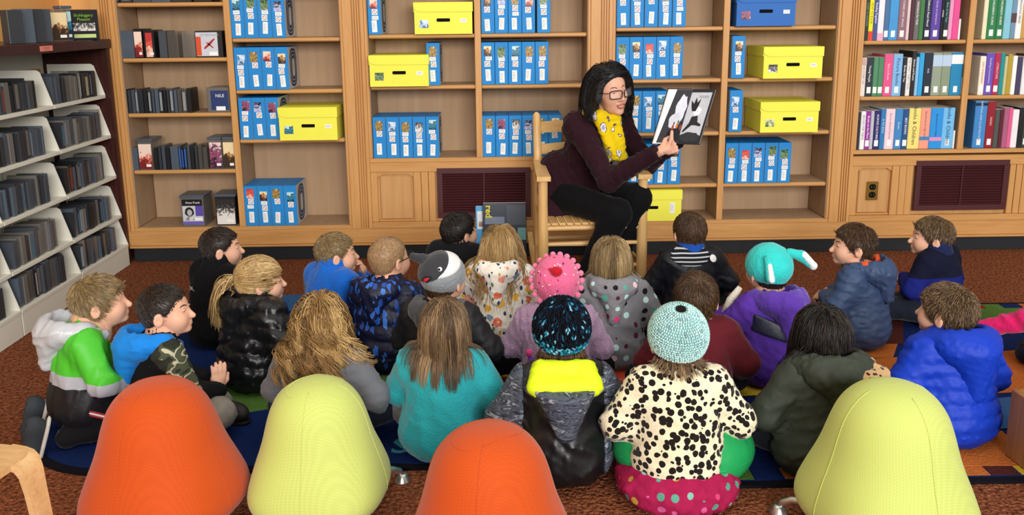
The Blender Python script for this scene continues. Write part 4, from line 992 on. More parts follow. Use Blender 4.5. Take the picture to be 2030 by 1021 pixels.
def brows(par, R, c, mat, adult=False):
    ez = .026 if adult else .020; hs = head_sdf(False, adult); yy = np.linspace(.03, .11, 161)
    def surf(x, z): return float(yy[np.argmax(hs(np.stack([0*yy+x, yy, 0*yy+z], 1).astype(np.float32)) > 0)])
    for s in (-1, 1):
        pts = [tf([(s*x, surf(x, ez+z)-.0004, ez+z)], R, c)[0] for x, z in ((.012, -.002), (.024, .003), (.034, .002), (.041, -.003))]
        put('eyebrow', MB().tube(pts, [.0016, .0022, .0020, .0008], 6).me('eyebrow', mat, True), par)
def hand_sdf(W, D, U, curl=.6, s=1.0, thumb=1, spread=.16, point=None):
    """hand at wrist W, pointing D, back of hand facing U; five fingers with knuckle bends"""
    D = nrm(np.array(D, float)); U = np.array(U, float); U = nrm(U-(U@D)*D); S = np.cross(D, U); W = np.array(W, float); k = .038*s
    palm = smin(.012*s, cap(W, W+D*k*.9, .017*s, .020*s), cap(W+D*k*.9+S*.018*s, W+D*k*.9-S*.018*s, .0105*s), cap(W+D*k*1.35+S*.020*s, W+D*k*1.3-S*.020*s, .0088*s))
    fs = []
    for i, (o, L) in enumerate(((.021, .050), (.0075, .056), (-.0065, .052), (-.0195, .042))):
        c = curl*(1+.1*i) if (point is None or i != point) else .08
        p = W+D*k*1.35+S*o*s; a = S*spread*(1.5-i)*.5
        d1 = nrm(D*math.cos(c*.55)-U*math.sin(c*.55)+a); d2 = nrm(D*math.cos(c*1.5)-U*math.sin(c*1.5)+a*.7); d3 = nrm(D*math.cos(c*2.3)-U*math.sin(c*2.3)+a*.5)
        p1 = p+d1*L*.45*s; p2 = p1+d2*L*.32*s; p3 = p2+d3*L*.25*s; r = .0078*s if i < 3 else .0068*s
        fs.append(smin(.003, cap(p, p1, r, r*.95), cap(p1, p2, r*.95, r*.9), cap(p2, p3, r*.9, r*.78)))
    q = W+D*k*.45+S*thumb*.019*s; q1 = q+nrm(D*.75+S*thumb*.75-U*.25)*.028*s; q2 = q1+nrm(D+S*thumb*.25-U*.45)*.024*s
    fs.append(smin(.003, cap(q, q1, .0095*s, .0085*s), cap(q1, q2, .0085*s, .0068*s)))
    f = palm
    for g in fs: f = smin(.005*s, f, g)
    return f
# ---- clothing
def torso_sdf(b=1.0, arms=None, z0=0.0, k=.028, sl=1.0, hemr=1.0):
    f = smin(.06, ell((0, -.004, .085+z0), (.132*b*hemr, .108*b*hemr, .105)), ell((0, .0, .20+z0), (.112*b, .090*b, .125)), cap((-.078, .012, .298+z0), (.078, .012, .298+z0), .050*b))
    f = smin(.03, f, cap((0, .020, .30+z0), (0, .032, .348+z0), .056, .050))
    for S, E, W in arms or []:
        f = smin(k, f, smin(.02, cap(S, E, .048*b*sl, .043*b*sl), cap(E, W, .043*b*sl, .034*b*sl)))
    return f
def ARM(s, pose, z0=0.0):
    S = (s*.098, .012, .298+z0)
    E, W = {'lap': ((s*.160, .050, .180), (s*.065, .165, .125)), 'side': ((s*.172, .012, .185), (s*.150, .115, .10)), 'chin': ((s*.110, .145, .165), (s*.040, .150, .272)), 'wide': ((s*.178, .02, .185), (s*.150, .14, .12)),
            'clasp': ((s*.150, .045, .190), (s*.045, .120, .195)), 'fwd': ((s*.150, .085, .20), (s*.09, .22, .20)), 'prop': ((s*.165, -.03, .18), (s*.19, -.06, .05))}[pose]
    return (S, (E[0], E[1], E[2]+z0), (W[0], W[1], W[2]+z0))
def puff(f, pitch, amp, ph=0.0): return lambda P: f(P)-amp*np.abs(np.sin(math.pi*(P[:, 2]+.25*P[:, 1]+ph)/pitch))**.6
LEGS = {'cross': [((.062, .015, .088), (.168, .130, .092), (-.02, .205, .048)), ((-.062, .015, .088), (-.168, .130, .092), (.02, .190, .055))],
        'kneel': [((.065, .0, .13), (.085, .175, .064), (.085, -.07, .047)), ((-.065, .0, .13), (-.085, .175, .064), (-.085, -.07, .047))],
        'out': [((.062, .015, .085), (.10, .20, .17), (.10, .33, .05)), ((-.062, .015, .085), (-.10, .20, .17), (-.10, .33, .05))]}
def legs_sdf(kind, r=1.0):
    f = ell((0, 0, .085 if kind != 'kneel' else .12), (.112*r, .095*r, .08))
    for H, K, A_ in LEGS[kind]: f = smin(.03, f, smin(.02, cap(H, K, .060*r, .050*r), cap(K, A_, .048*r, .034*r)))
    return inter(f, plane((0, 0, -1), -.016), .006)
SHOE = None
def shoe_me(mat, sole):
    f = smin(.02, ell((0, .03, .036), (.031, .055, .030)), ell((0, -.035, .042), (.028, .04, .036)))
    f = sub(inter(f, plane((0, 0, -1), -.008), .004), ell((0, -.035, .085), (.02, .028, .03)), .006)
    return sdf_me('shoe', f, (-.06, -.1, -.01), (.06, .11, .1), .007, mat), sdf_me('sole', inter(smin(.02, ell((0, .03, .01), (.034, .06, .02)), ell((0, -.035, .01), (.030, .045, .02))), lambda P: np.abs(P[:, 2]-.006)-.006, .003), (-.06, -.12, -.02), (.06, .12, .05), .007, sole)
def hood_down(R0=None, s=1.0, z0=0.0, deep=.0, w=1.0):
    f = smin(.035, cap((-.052*w, -.050, .335+z0), (.052*w, -.050, .335+z0), .044*s), cap((0, -.070, .315+z0), (0, -.098, .225+z0-deep), .060*s*w, .026*s), cap((-.072*w, .0, .335+z0), (.072*w, .0, .335+z0), .030*s), cap((-.066*w, .02, .335+z0), (-.03, .062, .300+z0), .024), cap((.066*w, .02, .335+z0), (.03, .062, .300+z0), .024))
    return sub(f, smin(.02, ell((0, .015, .40+z0), (.074, .085, .072)), cap((0, -.025, .37+z0), (0, .03, .32+z0), .045)), .012)
KIDS = {}
def kid(label, hpx, face=0.0, hyaw=0.0, hpitch=0.0, hroll=0.0, hs=.88, hz=.405, jacket=None, jmat=None, puffy=None, wr=(.0045, .075), bulk=1.0, arms=('lap', 'lap'), legs='cross', pmat=None, hood=None, hmat=None, hood_kw=None, skin=SKIN, profile=True, hemz=.0145,
        shoes=None, hands=(), z0=0.0, lean=.05, sl=1.0, hemr=1.0, jh=.0085, collar=None, seed=1, headx=0.0, Y=None, lift=0.0):
    face = math.radians(face)
    hl = np.array([headx, lean, hz-lift])
    hw = atz(hpx[0], hpx[1], hz); rt = Rz(face) @ np.array([hl[0], hl[1], 0])
    r = root('person', label, 'person', (hw[0]-rt[0], hw[1]-rt[1], lift), face, 'children sitting on the rugs')
    R = Rz(math.radians(hyaw)) @ Rx(math.radians(hpitch)) @ Ry(math.radians(hroll))*1.0; R = R*hs; c = hl
    AR = [ARM(-1, arms[0], z0), ARM(1, arms[1], z0)]
    # body: torso, limbs, neck and head as one mesh
    bf = torso_sdf(.80*bulk, AR, z0, .02, .72); lf = legs_sdf(legs, .78)
    bf = smin(.03, bf, lf)
    bf = smin(.02, bf, cap((0, .02, .30+z0), tuple(tf([(0, -.02, -.07)], R, c)[0]), .040, .038))
    bf = inter(bf, plane((0, 0, -1), -.017), .004)
    pv = [nets(bf, (-.30, -.22, -.02), (.30, .42, .44+z0), .013)]
    v, f = head_vf(h=.0048 if profile else .0062); pv.append((tf(v, R, c), f))
    for si, D, U, cu, th in hands:
        W = AR[si][2]; pv.append(nets(smin(.008, cap(AR[si][1], W, .024, .0185), hand_sdf(W, D, U, cu, .88, th)), np.array(W)-.10, np.array(W)+.10, .0042))
    v, f = join_vf(pv); put('body', mesh('body', v, f, skin, True), r)
    # jacket
    jf = torso_sdf(bulk, AR, z0, .028, sl, hemr)
    raw = jf
    if puffy: jf = puff(jf, puffy[0], puffy[1])
    jf = disp(jf, wrinkle(seed, wr[0], wr[1])); jf = inter(jf, plane((0, 0, -1), -hemz), .006)
    jf = sub(jf, xf(ell((0, -.01, -.02), (.062, .07, .10)), R, c), .006)
    put(jacket or 'jacket', sdf_me('jacket', jf, (-.29, -.20, 0), (.29, .30, .43+z0), jh, jmat), r)
    cl = raw
    if collar:
        cf = sub(cap((0, .012, .315+z0), (0, .026, .372+z0), .060, .056), cap((0, .01, .30+z0), (0, .03, .42+z0), .048, .05), .004)
        put('collar', sdf_me('collar', cf, (-.1, -.1, .22+z0), (.1, .13, .44+z0), .006, collar), r)
    if hood:
        hf = disp(hood_down(z0=z0, **(hood_kw or {})), wrinkle(seed+5, wr[0]*.8, wr[1]*.8)); put('hood', sdf_me('hood', hf, (-.17, -.18, .14+z0), (.17, .13, .44+z0), .0065, hmat or jmat), r)
        cl = lambda P, a=raw, b=hf: np.minimum(a(P), b(P))
    # trousers
    put('trousers', sdf_me('trousers', disp(legs_sdf(legs, 1.0), wrinkle(seed+9, .004, .06)), (-.30, -.18, 0), (.30, .36, .22), .010, pmat or fabric('#20222a')), r)
    if shoes:
        sm, so = shoe_me(*shoes)
        for i, (H_, K_, A_) in enumerate(LEGS[legs]):
            if legs == 'kneel': M = Matrix.Translation((A_[0]*1.0, A_[1]-.055, .052)) @ Matrix.Rotation(math.pi, 4, 'Z') @ Matrix.Rotation(math.radians(-72), 4, 'X')
            else: M = Matrix.Translation((A_[0]-(.05 if A_[0] < 0 else -.05)*(1 if legs == 'cross' else 0), A_[1]+.01, .012)) @ Matrix.Rotation(math.radians(70 if A_[0] < 0 else -70) if legs == 'cross' else 0, 4, 'Z')
            s_ = put('shoe', sm, r); s_.matrix_local = M; put('sole', so, s_)
    d = dict(r=r, R=R, c=c, coll=cl, AR=AR); KIDS[label] = d
    return d
# ------------------------------------------------------------------ patterned cloth
def zones(name, axis, stops, rough=.5, spec=.35, bs=40):
    """colour blocks of a garment: stops (threshold, colour) along an axis of the wearer"""
    g = NT(name, rough, spec); x, y, z = g.xyz()
    v = g.math('ADD', g.math('MULTIPLY', x, axis[0]), g.math('ADD', g.math('MULTIPLY', y, axis[1]), g.math('MULTIPLY', z, axis[2])))
    c = stops[0][1]; c = lin(c) if isinstance(c, str) else c
    for t, cc in stops[1:]: c = g.mix(g.math('GREATER_THAN', v, t), c, lin(cc))
    g.col(c); g.bump(g.noise(g.co(), bs, 2).outputs[0], .25, .005); return g.m
def leopard(name, a, b, spot, scale=50, thr=.475):
    g = NT(name, .95, .1); w = g.noise(g.co(), 26, 2); v = g.n('ShaderNodeVectorMath', dict(operation='MULTIPLY_ADD')); g.set(v, '_0', w.outputs[1]); g.set(v, '_1', (.012, .012, .012)); g.set(v, '_2', g.co())
    d = g.vor(v.outputs[0], scale, 'F1', .75); base = g.mix(g.noise(g.co(), 4).outputs[0], a, b)
    n2 = g.noise(g.co(), 18, 1).outputs[0]; m = g.math('LESS_THAN', g.math('MULTIPLY_ADD', n2, .16, d.outputs['Distance']), thr+.08)
    g.col(g.mix(m, base, lin(spot))); g.bump(g.noise(g.co(), 160, 2).outputs[0], .5, .004); g.b.inputs['Sheen Weight'].default_value = .2; return g.m
def dots(name, base, cols, scale=30, r=.30, rnd=.35):
    g = NT(name, .9, .15); d = g.vor(g.co(), scale, 'F1', rnd); m = g.math('LESS_THAN', d.outputs['Distance'], r)
    h = g.n('ShaderNodeSeparateColor', None, Color=d.outputs['Color']).outputs[0]
    c = g.ramp(h, [(i/len(cols), q) for i, q in enumerate(cols)], 'CONSTANT')
    g.col(g.mix(m, g.mix(g.noise(g.co(), 40).outputs[0], base[0], base[1]), c)); g.bump(g.noise(g.co(), 110, 2).outputs[0], .3, .003); return g.m
def floral(name):
    g = NT(name, .6, .3); d = g.vor(g.co(), 18, 'F1', .8); h = g.n('ShaderNodeSeparateColor', None, Color=d.outputs['Color']).outputs
    c = g.ramp(h[0], [(0, '#e8785c'), (.25, '#f0b93c'), (.45, '#7f97b0'), (.7, '#ef9a86'), (.85, '#d8a03a')], 'CONSTANT')
    pet = g.math('LESS_THAN', g.math('MULTIPLY_ADD', g.noise(g.co(), 70, 1).outputs[0], .35, d.outputs['Distance']), .52); eye = g.math('LESS_THAN', d.outputs['Distance'], .12)
    d2 = g.vor(g.co((1, 1, .6), (.4, .2, .3)), 44, 'F1', .9); lf = g.math('LESS_THAN', d2.outputs['Distance'], .27); h2 = g.n('ShaderNodeSeparateColor', None, Color=d2.outputs['Color']).outputs[1]
    lc = g.ramp(h2, [(0, '#2c3a5c'), (.4, '#6a8a5a'), (.65, '#3d4f78'), (.85, '#c9a040')], 'CONSTANT')
    k = g.mix(lf, lin('#efe9dc'), lc); k = g.mix(pet, k, c); k = g.mix(eye, k, lin('#f4e2b0')); g.col(k); g.bump(g.noise(g.co(), 30, 2).outputs[0], .3, .006); return g.m
def streaks(name, cols, sc=(16, 16, 70), rot=(0, 0, 0)):
    g = NT(name, .55, .3); n = g.noise(g.co(sc, rot), 1.0, 3, .6, 1.2).outputs[0]; g.col(g.ramp(n, [(.34, cols[0]), (.47, cols[1]), (.56, cols[0]), (.63, cols[2]), (.7, cols[1])])); g.bump(g.noise(g.co(), 35).outputs[0], .25, .006); return g.m
def camo(name, cols, body, x0):
    g = NT(name, .85, .2); n = g.noise(g.co((1, 1, 1.6)), 17, 1, .4, .9).outputs[0]; k = g.ramp(n, [(0, cols[0]), (.46, cols[1]), (.53, cols[2]), (.60, cols[1])], 'CONSTANT')
    x, y, z = g.xyz(); v = g.math('ADD', g.math('ABSOLUTE', x), g.math('MULTIPLY', g.math('SUBTRACT', z, .27), .9)); m = g.math('GREATER_THAN', v, x0)
    g.col(g.mix(m, lin(body), k)); g.bump(g.noise(g.co(), 90).outputs[0], .3, .004); return g.m
def shards(name, base, cols):
    g = NT(name, .5, .35); d = g.vor(g.co((44, 44, 19), (.3, .6, .4)), 1.0, 'F1', 1.0); d.distance = 'MANHATTAN'; n = g.noise(g.co((60, 60, 25), (.5, .2, .3)), 1.0, 1).outputs[0]
    m = g.math('LESS_THAN', g.math('MULTIPLY_ADD', n, .5, d.outputs['Distance']), .86); h = g.n('ShaderNodeSeparateColor', None, Color=d.outputs['Color']).outputs[0]
    g.col(g.mix(m, lin(base), g.ramp(h, [(0, cols[0]), (.4, base), (.55, cols[1]), (.8, cols[2])], 'CONSTANT'))); g.bump(g.noise(g.co(), 25).outputs[0], .3, .008); return g.m
def plush(c, **k): return fabric(c, bs=170, bst=.7, bd=.006, sheen=.3, var=.2, vs=14, **k)
DEN = fabric('#2b3850'); BLK = fabric('#15161a', sheen=.05); GREYP = fabric('#8a857c', var=.25, vs=40)
SNK = (flat('#3a4046', .7, .2, bs=80), flat('#d5d3cb', .6, .3)); SHB = (flat('#2b2523', .6, .3), flat('#1a1716', .7, .2))

# ================================================================== the children
d = kid('child in silver, green and black jacket kneeling by the white shelving', (201, 598), -62, -14, 4, hz=.445, jmat=zones('silver_green_black', (0, .10, 1), [(-9, '#1a1b20'), (.205, '#a9abb4'), (.245, '#48b82c')]), wr=(.006, .08), legs='kneel', z0=.045, lean=.075,
        hood=True, hmat=nylon('#b9bcc2', rough=.32), hood_kw=dict(w=1.08), pmat=fabric('#17171b'), shoes=SNK, arms=('lap', 'lap'), seed=3)
for sx in (-1, 1):
    for k_, (dz, cc, rr) in enumerate(((0, '#e6e4e2', .0035), (.007, '#b23040', .0028), (-.007, '#b23040', .0028))):
        put('side_stripe', MB().tube([(sx*.124, -.01, .135+dz), (sx*.137, .05, .108+dz), (sx*.139, .11, .085+dz), (sx*.135, .16, .070+dz)], rr, 6).me('side_stripe', fabric(cc), True), d['r'])
short_hair(d['r'], d['R'], d['c'], HM['sandy'], 'low', .038, 4500, 1, .003, .006, .2)
d = kid('child in camouflage and black hoodie with bright blue hood lining', (330, 615), -50, -36, 2, hz=0.415, jmat=camo('camouflage_and_black', ('#2c2f26', '#4a4f3c', '#b9b59a'), '#121316', .135), hood=True, hmat=fabric('#1d7fd6'), hood_kw=dict(s=1.0), pmat=GREYP, shoes=SHB, arms=('lap', 'lap'), seed=4, hands=[(1, (0, .2, 1), (1, 0, 0), .25, 1)], wr=(.004, .07))
short_hair(d['r'], d['R'], d['c'], HM['dark'], 'boy', .016, 4500, 2, .002, .004, .15); eyes(d['r'], d['R'], d['c']); brows(d['r'], d['R'], d['c'], HM['dark'])
d = kid('child with short brown hair in black fleece with a small white leaf emblem', (440, 491), -38, -38, 0, jmat=fabric('#0e0f12', sheen=.03), collar=fabric('#101114', sheen=.03), arms=('lap', 'side'), seed=5, pmat=BLK, wr=(.003, .09), bulk=1.05)
short_hair(d['r'], d['R'], d['c'], HM['dark'], 'boy', .018, 4500, 3, .002, .004, .15); eyes(d['r'], d['R'], d['c']); brows(d['r'], d['R'], d['c'], HM['dark'])
m = MB()
for k in range(7):
    a = math.pi*(-.1+1.2*k/6); L = .020 if k % 2 == 0 else .014
    m.add([(0, 0, 0), (L*.6*math.cos(a-.16), 0, L*.6*math.sin(a-.16)), (L*math.cos(a), 0, L*math.sin(a)), (L*.6*math.cos(a+.16), 0, L*.6*math.sin(a+.16))], [(0, 1, 2, 3)])
put('emblem', m.me('emblem', WHITE), d['r'], (-.012, -.096, .262), (.2, 0, 0))
d = kid('child with a blonde ponytail in shiny black puffer jacket', (518, 556), -40, -34, 0, hz=0.395, jmat=nylon('#131417', rough=.33), puffy=(.052, .009), wr=(.006, .055), bulk=1.12, hood=True, hood_kw=dict(s=.85), arms=('lap', 'side'), pmat=DEN, seed=6)
R, c = d['R'], d['c']; rs = np.random.RandomState(6)
v, f = cap_vf('girl', .006); me_ = mesh('hair', tf(v, R, c), f, HM['blond'], True); me_.attributes.new('tone', 'FLOAT', 'POINT').data.foreach_set('value', np.full(len(v), .4, np.float32)); ho = put('hair', me_, d['r'])
P = sample(v, f, 1000, rs).astype(np.float32); tie = np.array([0, -.105, .020]); T = 8; ks = np.linspace(0, 1, T); hsd = cap_sdf('girl', .008)
pth = P[:, None]*(1-ks)[None, :, None]+tie*ks[None, :, None]; q = pth.reshape(-1, 3).astype(np.float32); fullcap = off(ell((0, -.012, .016), (.070, .086, .080)), .010)
dd_ = fullcap(q); g_ = grad(fullcap, q); q = q+g_*np.clip(-dd_+rs.uniform(0, .004, len(q)), 0, None)[:, None]; pth = tf(q, R, c).reshape(-1, T, 3)
hair_obj('strands', pth, rs.uniform(.0014, .0024, len(P)), np.clip(rs.normal(.55, .22, len(P)), 0, 1), HM['blond'], ho, .8)
T = 12; n = 260; o_ = rs.normal(size=(n, 3))*np.array([.006, .006, .006]); pts = [np.tile(tie, (n, 1))+o_]; dr = np.tile(np.array([0, -1., .25]), (n, 1))+rs.normal(size=(n, 3))*.28
for i in range(1, T): dr = nrm(dr*.72+np.array([-.05, -.02, -1])*.34+rs.normal(size=(n, 3))*.06); pts.append(pts[-1]+dr*.021*rs.uniform(.85, 1.1, (n, 1)))
pth = np.stack([tf(a, R, c) for a in pts], 1); cj = off(d['coll'], .014)
q = pth.reshape(-1, 3).astype(np.float32)
for _ in range(2): e_ = cj(q); q = q+grad(cj, q)*np.clip(-e_, 0, None)[:, None]
hair_obj('ponytail', q.reshape(n, T, 3), rs.uniform(.0018, .003, n), np.clip(rs.normal(.6, .22, n), 0, 1), HM['blond'], d['r'])
put('hair_tie', MB().lathe([(.013+.006*math.cos(a), .006*math.sin(a)) for a in [2*math.pi*i/8 for i in range(9)]], 14).me('hair_tie', fabric('#7a5fc0'), True), d['r'], tuple(tf([tie], R, c)[0]), (Matrix(R.tolist()) @ Matrix.Rotation(math.pi/2, 3, 'X')).to_euler())
eyes(d['r'], R, c)
d = kid('fair haired child in bright blue fleece resting a hand on the mouth', (668, 502), -40, -36, 0, hz=0.392, jmat=plush('#1763c4'), collar=plush('#1a66c8'), arms=('lap', 'chin'), seed=7, pmat=BLK, wr=(.004, .09), hands=[(1, (-.15, .1, 1), (.6, 1, 0), .7, -1)])
short_hair(d['r'], d['R'], d['c'], HM['sandy'], 'boy', .026, 4500, 5, .002, .004, .15); eyes(d['r'], d['R'], d['c']); brows(d['r'], d['R'], d['c'], HM['sandy'])
d = kid('child with cropped hair and glasses in navy coat with blue lightning shards', (773, 512), -22, -26, 2, hz=0.425, jmat=shards('navy_lightning', '#0d1330', ('#2c62c4', '#20489a', '#3f7ad4')), puffy=(.06, .007), wr=(.005, .06), bulk=1.08, hood=True, hood_kw=dict(s=.95), arms=('lap', 'lap'), seed=8, pmat=BLK)
short_hair(d['r'], d['R'], d['c'], HM['buzz'], 'boy', .009, 4500, 6, .0015, .0035, .1)
gl = MB(); R, c = d['R'], d['c']
for s in (-1, 1): gl.tube(tf([(s*.062, .075, .004), (s*.074, .03, .004), (s*.079, -.005, .0), (s*.076, -.022, -.014)], R, c), .002, 6); gl.tube(tf([(s*.032+.022*math.cos(a), .098-.4*abs(.022*math.cos(a)+0), .002+.016*math.sin(a)) for a in [2*math.pi*i/14 for i in range(15)]], R, c), .0018, 5)
gl.tube(tf([(-.01, .1, .004), (.01, .1, .004)], R, c), .0018, 5); put('glasses', gl.me('glasses', flat('#2a2a2c', .3, .4), True), d['r'])
d = kid('child with long curly golden brown hair in grey sweater', (637, 640), -6, 0, 4, jmat=fabric('#6f7178', bs=120), arms=('lap', 'side'), seed=9, pmat=fabric('#1d2230'), wr=(.004, .08), profile=False)
long_hair(d['r'], d['R'], d['c'], HM['golden'], d['coll'], .185, 1800, 9, .024, .019, 2.6, 19, clump=.82, nclump=64, rad=(.0013, .0022))
d = kid('child in grey shark hat and charcoal coat with fuzzy grey hood', (880, 553), -18, -14, 0, jmat=nylon('#1d1d20', rough=.6), wr=(.005, .07), bulk=1.12, hood=True, hmat=plush('#4f5052'), hs=.92, hz=.42, hood_kw=dict(s=1.0), arms=('lap', 'wide'), seed=10, pmat=BLK, profile=False); SHARK = d
d = kid('dark haired child in black top nearest the leaning picture books', (912, 459), -25, -30, 0, hz=0.388, jmat=fabric('#15161a'), arms=('lap', 'lap'), seed=11, pmat=BLK, wr=(.003, .08)); short_hair(d['r'], d['R'], d['c'], HM['black'], 'boy', .022, 4500, 11, .002, .008, .15); eyes(d['r'], d['R'], d['c'])
d = kid('child with long wavy blonde hair in floral raincoat', (993, 488), -8, -4, 0, jmat=floral('floral_print'), wr=(.005, .06), hood=True, hood_kw=dict(s=.95), arms=('lap', 'side'), seed=12, hemr=1.06, profile=False)
long_hair(d['r'], d['R'], d['c'], HM['blond'], d['coll'], .31, 2000, 12, .014, .007, 1.8, 14, clump=.6, nclump=60)
d = kid('child with straight brown hair in turquoise fleece', (882, 645), -10, 6, 0, jmat=plush('#2a9ea6'), arms=('lap', 'side'), seed=13, pmat=fabric('#8d8783', var=.3, vs=60), wr=(.005, .09), hemr=1.08, profile=False)
long_hair(d['r'], d['R'], d['c'], HM['lightbrown'], d['coll'], .145, 2200, 13, .010, .0, 1.0, 13, clump=.45, nclump=90)
d = kid('child in pink cupcake hat and lilac fluffy coat', (1103, 558), -4, 0, 8, jmat=plush('#a98aa6'), hs=.92, hz=.42, wr=(.008, .05), bulk=1.0, arms=('lap', 'lap'), seed=14, pmat=BLK, profile=False); CUP = d
d = kid('child in dark chunky knitted hat and black jacket with neon yellow hood lining', (1113, 660), 0, 0, 2, jmat=None or zones('jacket_black_panel', (1, 0, 0), [(-9, '#101114')], .38, .4, 18), wr=(.006, .07), bulk=1.1, arms=('side', 'side'), seed=15, pmat=BLK, profile=False, hs=.93, hz=.43); KNIT = d
d = kid('child with straight fair hair in grey hoodie with coloured polka dots', (1211, 515), -2, 0, 0, jmat=dots('polka_dots', ('#77767a', '#8b8a8e'), ['#e9c4cc', '#1d1c22', '#4fa795', '#d0417a', '#bfe4e0', '#5c2346'], 26, .30, .25), arms=('lap', 'side'), seed=16, wr=(.005, .07), hood=True, hood_kw=dict(s=.9), profile=False, lift=.035, hz=.44)
long_hair(d['r'], d['R'], d['c'], HM['sandy'], d['coll'], .125, 2000, 16, .010, .0, 1.0, 11, clump=.4, nclump=80); POLKA = d
d = kid('child with short brown hair in dark vest over striped top and blue collar', (1366, 460), 6, 4, 0, jmat=zones('dark_vest', (0, 0, 1), [(-9, '#14161d')], .5, .3), arms=('lap', 'side'), seed=17, pmat=BLK, wr=(.005, .06), profile=False, collar=fabric('#1f4fa8')); short_hair(d['r'], d['R'], d['c'], HM['brown'], 'boy', .022, 4500, 17, .003, .007, .18); VEST = d
d = kid('dark brown haired child in maroon sweater behind the mint beanie', (1380, 592), 0, -14, 0, jmat=fabric('#5a1a22'), arms=('lap', 'side'), seed=18, pmat=BLK, wr=(.004, .09), lean=.04, profile=False); short_hair(d['r'], d['R'], d['c'], HM['brown'], 'low', .03, 4500, 18, .003, .010, .15)
d = kid('child in mint knitted beanie, leopard print coat and pink floral skirt', (1343, 672), 0, 0, 4, hs=.93, hz=.445, hemz=.062, jmat=leopard('leopard_fleece', '#e3d3a4', '#ebe4d2', '#1b1614'), wr=(.005, .09), arms=('side', 'side'), seed=19, lift=.03, bulk=1.05, profile=False, pmat=BLK); MINT = d
d = kid('child in turquoise fleece animal hat and purple plush coat', (1522, 535), 18, 0, 4, jmat=None or zones('purple_plush', (0, 0, 1), [(-9, '#5a37a0')], .95, .1, 150), wr=(.005, .06), bulk=1.08, hood=True, hmat=plush('#5d3aa6'), hs=.92, hz=.42, hood_kw=dict(w=1.1), arms=('fwd', 'side'), seed=20, pmat=BLK, profile=False); NARW = d
d = kid('brown haired child in slate blue coat with orange hood lining, hands clasped', (1690, 486), 48, 34, 0, hz=0.415, jmat=nylon('#33486b', rough=.55), wr=(.006, .07), bulk=1.08, hood=True, hood_kw=dict(s=1.05), arms=('clasp', 'clasp'), seed=21, pmat=BLK, hands=[(0, (.35, .9, -.1), (-.6, 0, 1), .7, 1), (1, (-.35, .9, -.1), (.6, 0, 1), .7, -1)], shoes=SHB)
short_hair(d['r'], d['R'], d['c'], HM['brown'], 'boy', .03, 4500, 21, .003, .006, .15); eyes(d['r'], d['R'], d['c']); brows(d['r'], d['R'], d['c'], HM['brown']); SLATE = d
d = kid('brown haired child in navy and royal blue fleece at the far right', (1845, 470), 40, 36, 0, hz=0.388, jmat=zones('navy_yoke', (0, 0, 1), [(-9, '#17206e'), (.245, '#10142a')], .9, .15, 110), collar=fabric('#1a2348'), arms=('clasp', 'side'), seed=22, pmat=fabric('#1d212c'), wr=(.004, .09), hands=[(0, (.2, .9, -.1), (-.4, 0, 1), .6, 1)])
short_hair(d['r'], d['R'], d['c'], HM['lightbrown'], 'boy', .032, 4500, 22, .003, .006, .15); eyes(d['r'], d['R'], d['c']); brows(d['r'], d['R'], d['c'], HM['brown'])
d = kid('child with straight black hair in olive coat with leopard lined hood', (1626, 663), 12, 0, 2, jmat=nylon('#333a30', rough=.65), wr=(.006, .07), bulk=1.12, hood=True, hood_kw=dict(s=1.15, w=1.15), arms=('wide', 'side'), seed=23, hemr=1.12, profile=False); OLIVE = d
long_hair(d['r'], d['R'], d['c'], HM['black'], d['coll'], .155, 2600, 23, .013, .0, 1.0, 13, clump=.25, nclump=130)
d = kid('spiky haired child in royal blue quilted coat with hood', (1873, 618), 16, 26, 0, jmat=nylon('#0f38b4', rough=.55, spec=.25), puffy=(.045, .007), wr=(.004, .05), bulk=1.16, hood=True, hood_kw=dict(s=1.2, w=1.12, deep=.03), arms=('side', 'side'), seed=24, hemr=1.05, pmat=BLK)
short_hair(d['r'], d['R'], d['c'], HM['lightbrown'], 'boy', .030, 4500, 24, .010, .004, .5); ROYAL = d

for D_, hm in ((CUP, 'blond'), (KNIT, 'brown'), (MINT, 'lightbrown'), (NARW, 'dark'), (SHARK, 'brown')): short_hair(D_['r'], D_['R'], D_['c'], HM[hm], 'low', .02, 700, 77, .001, .001)
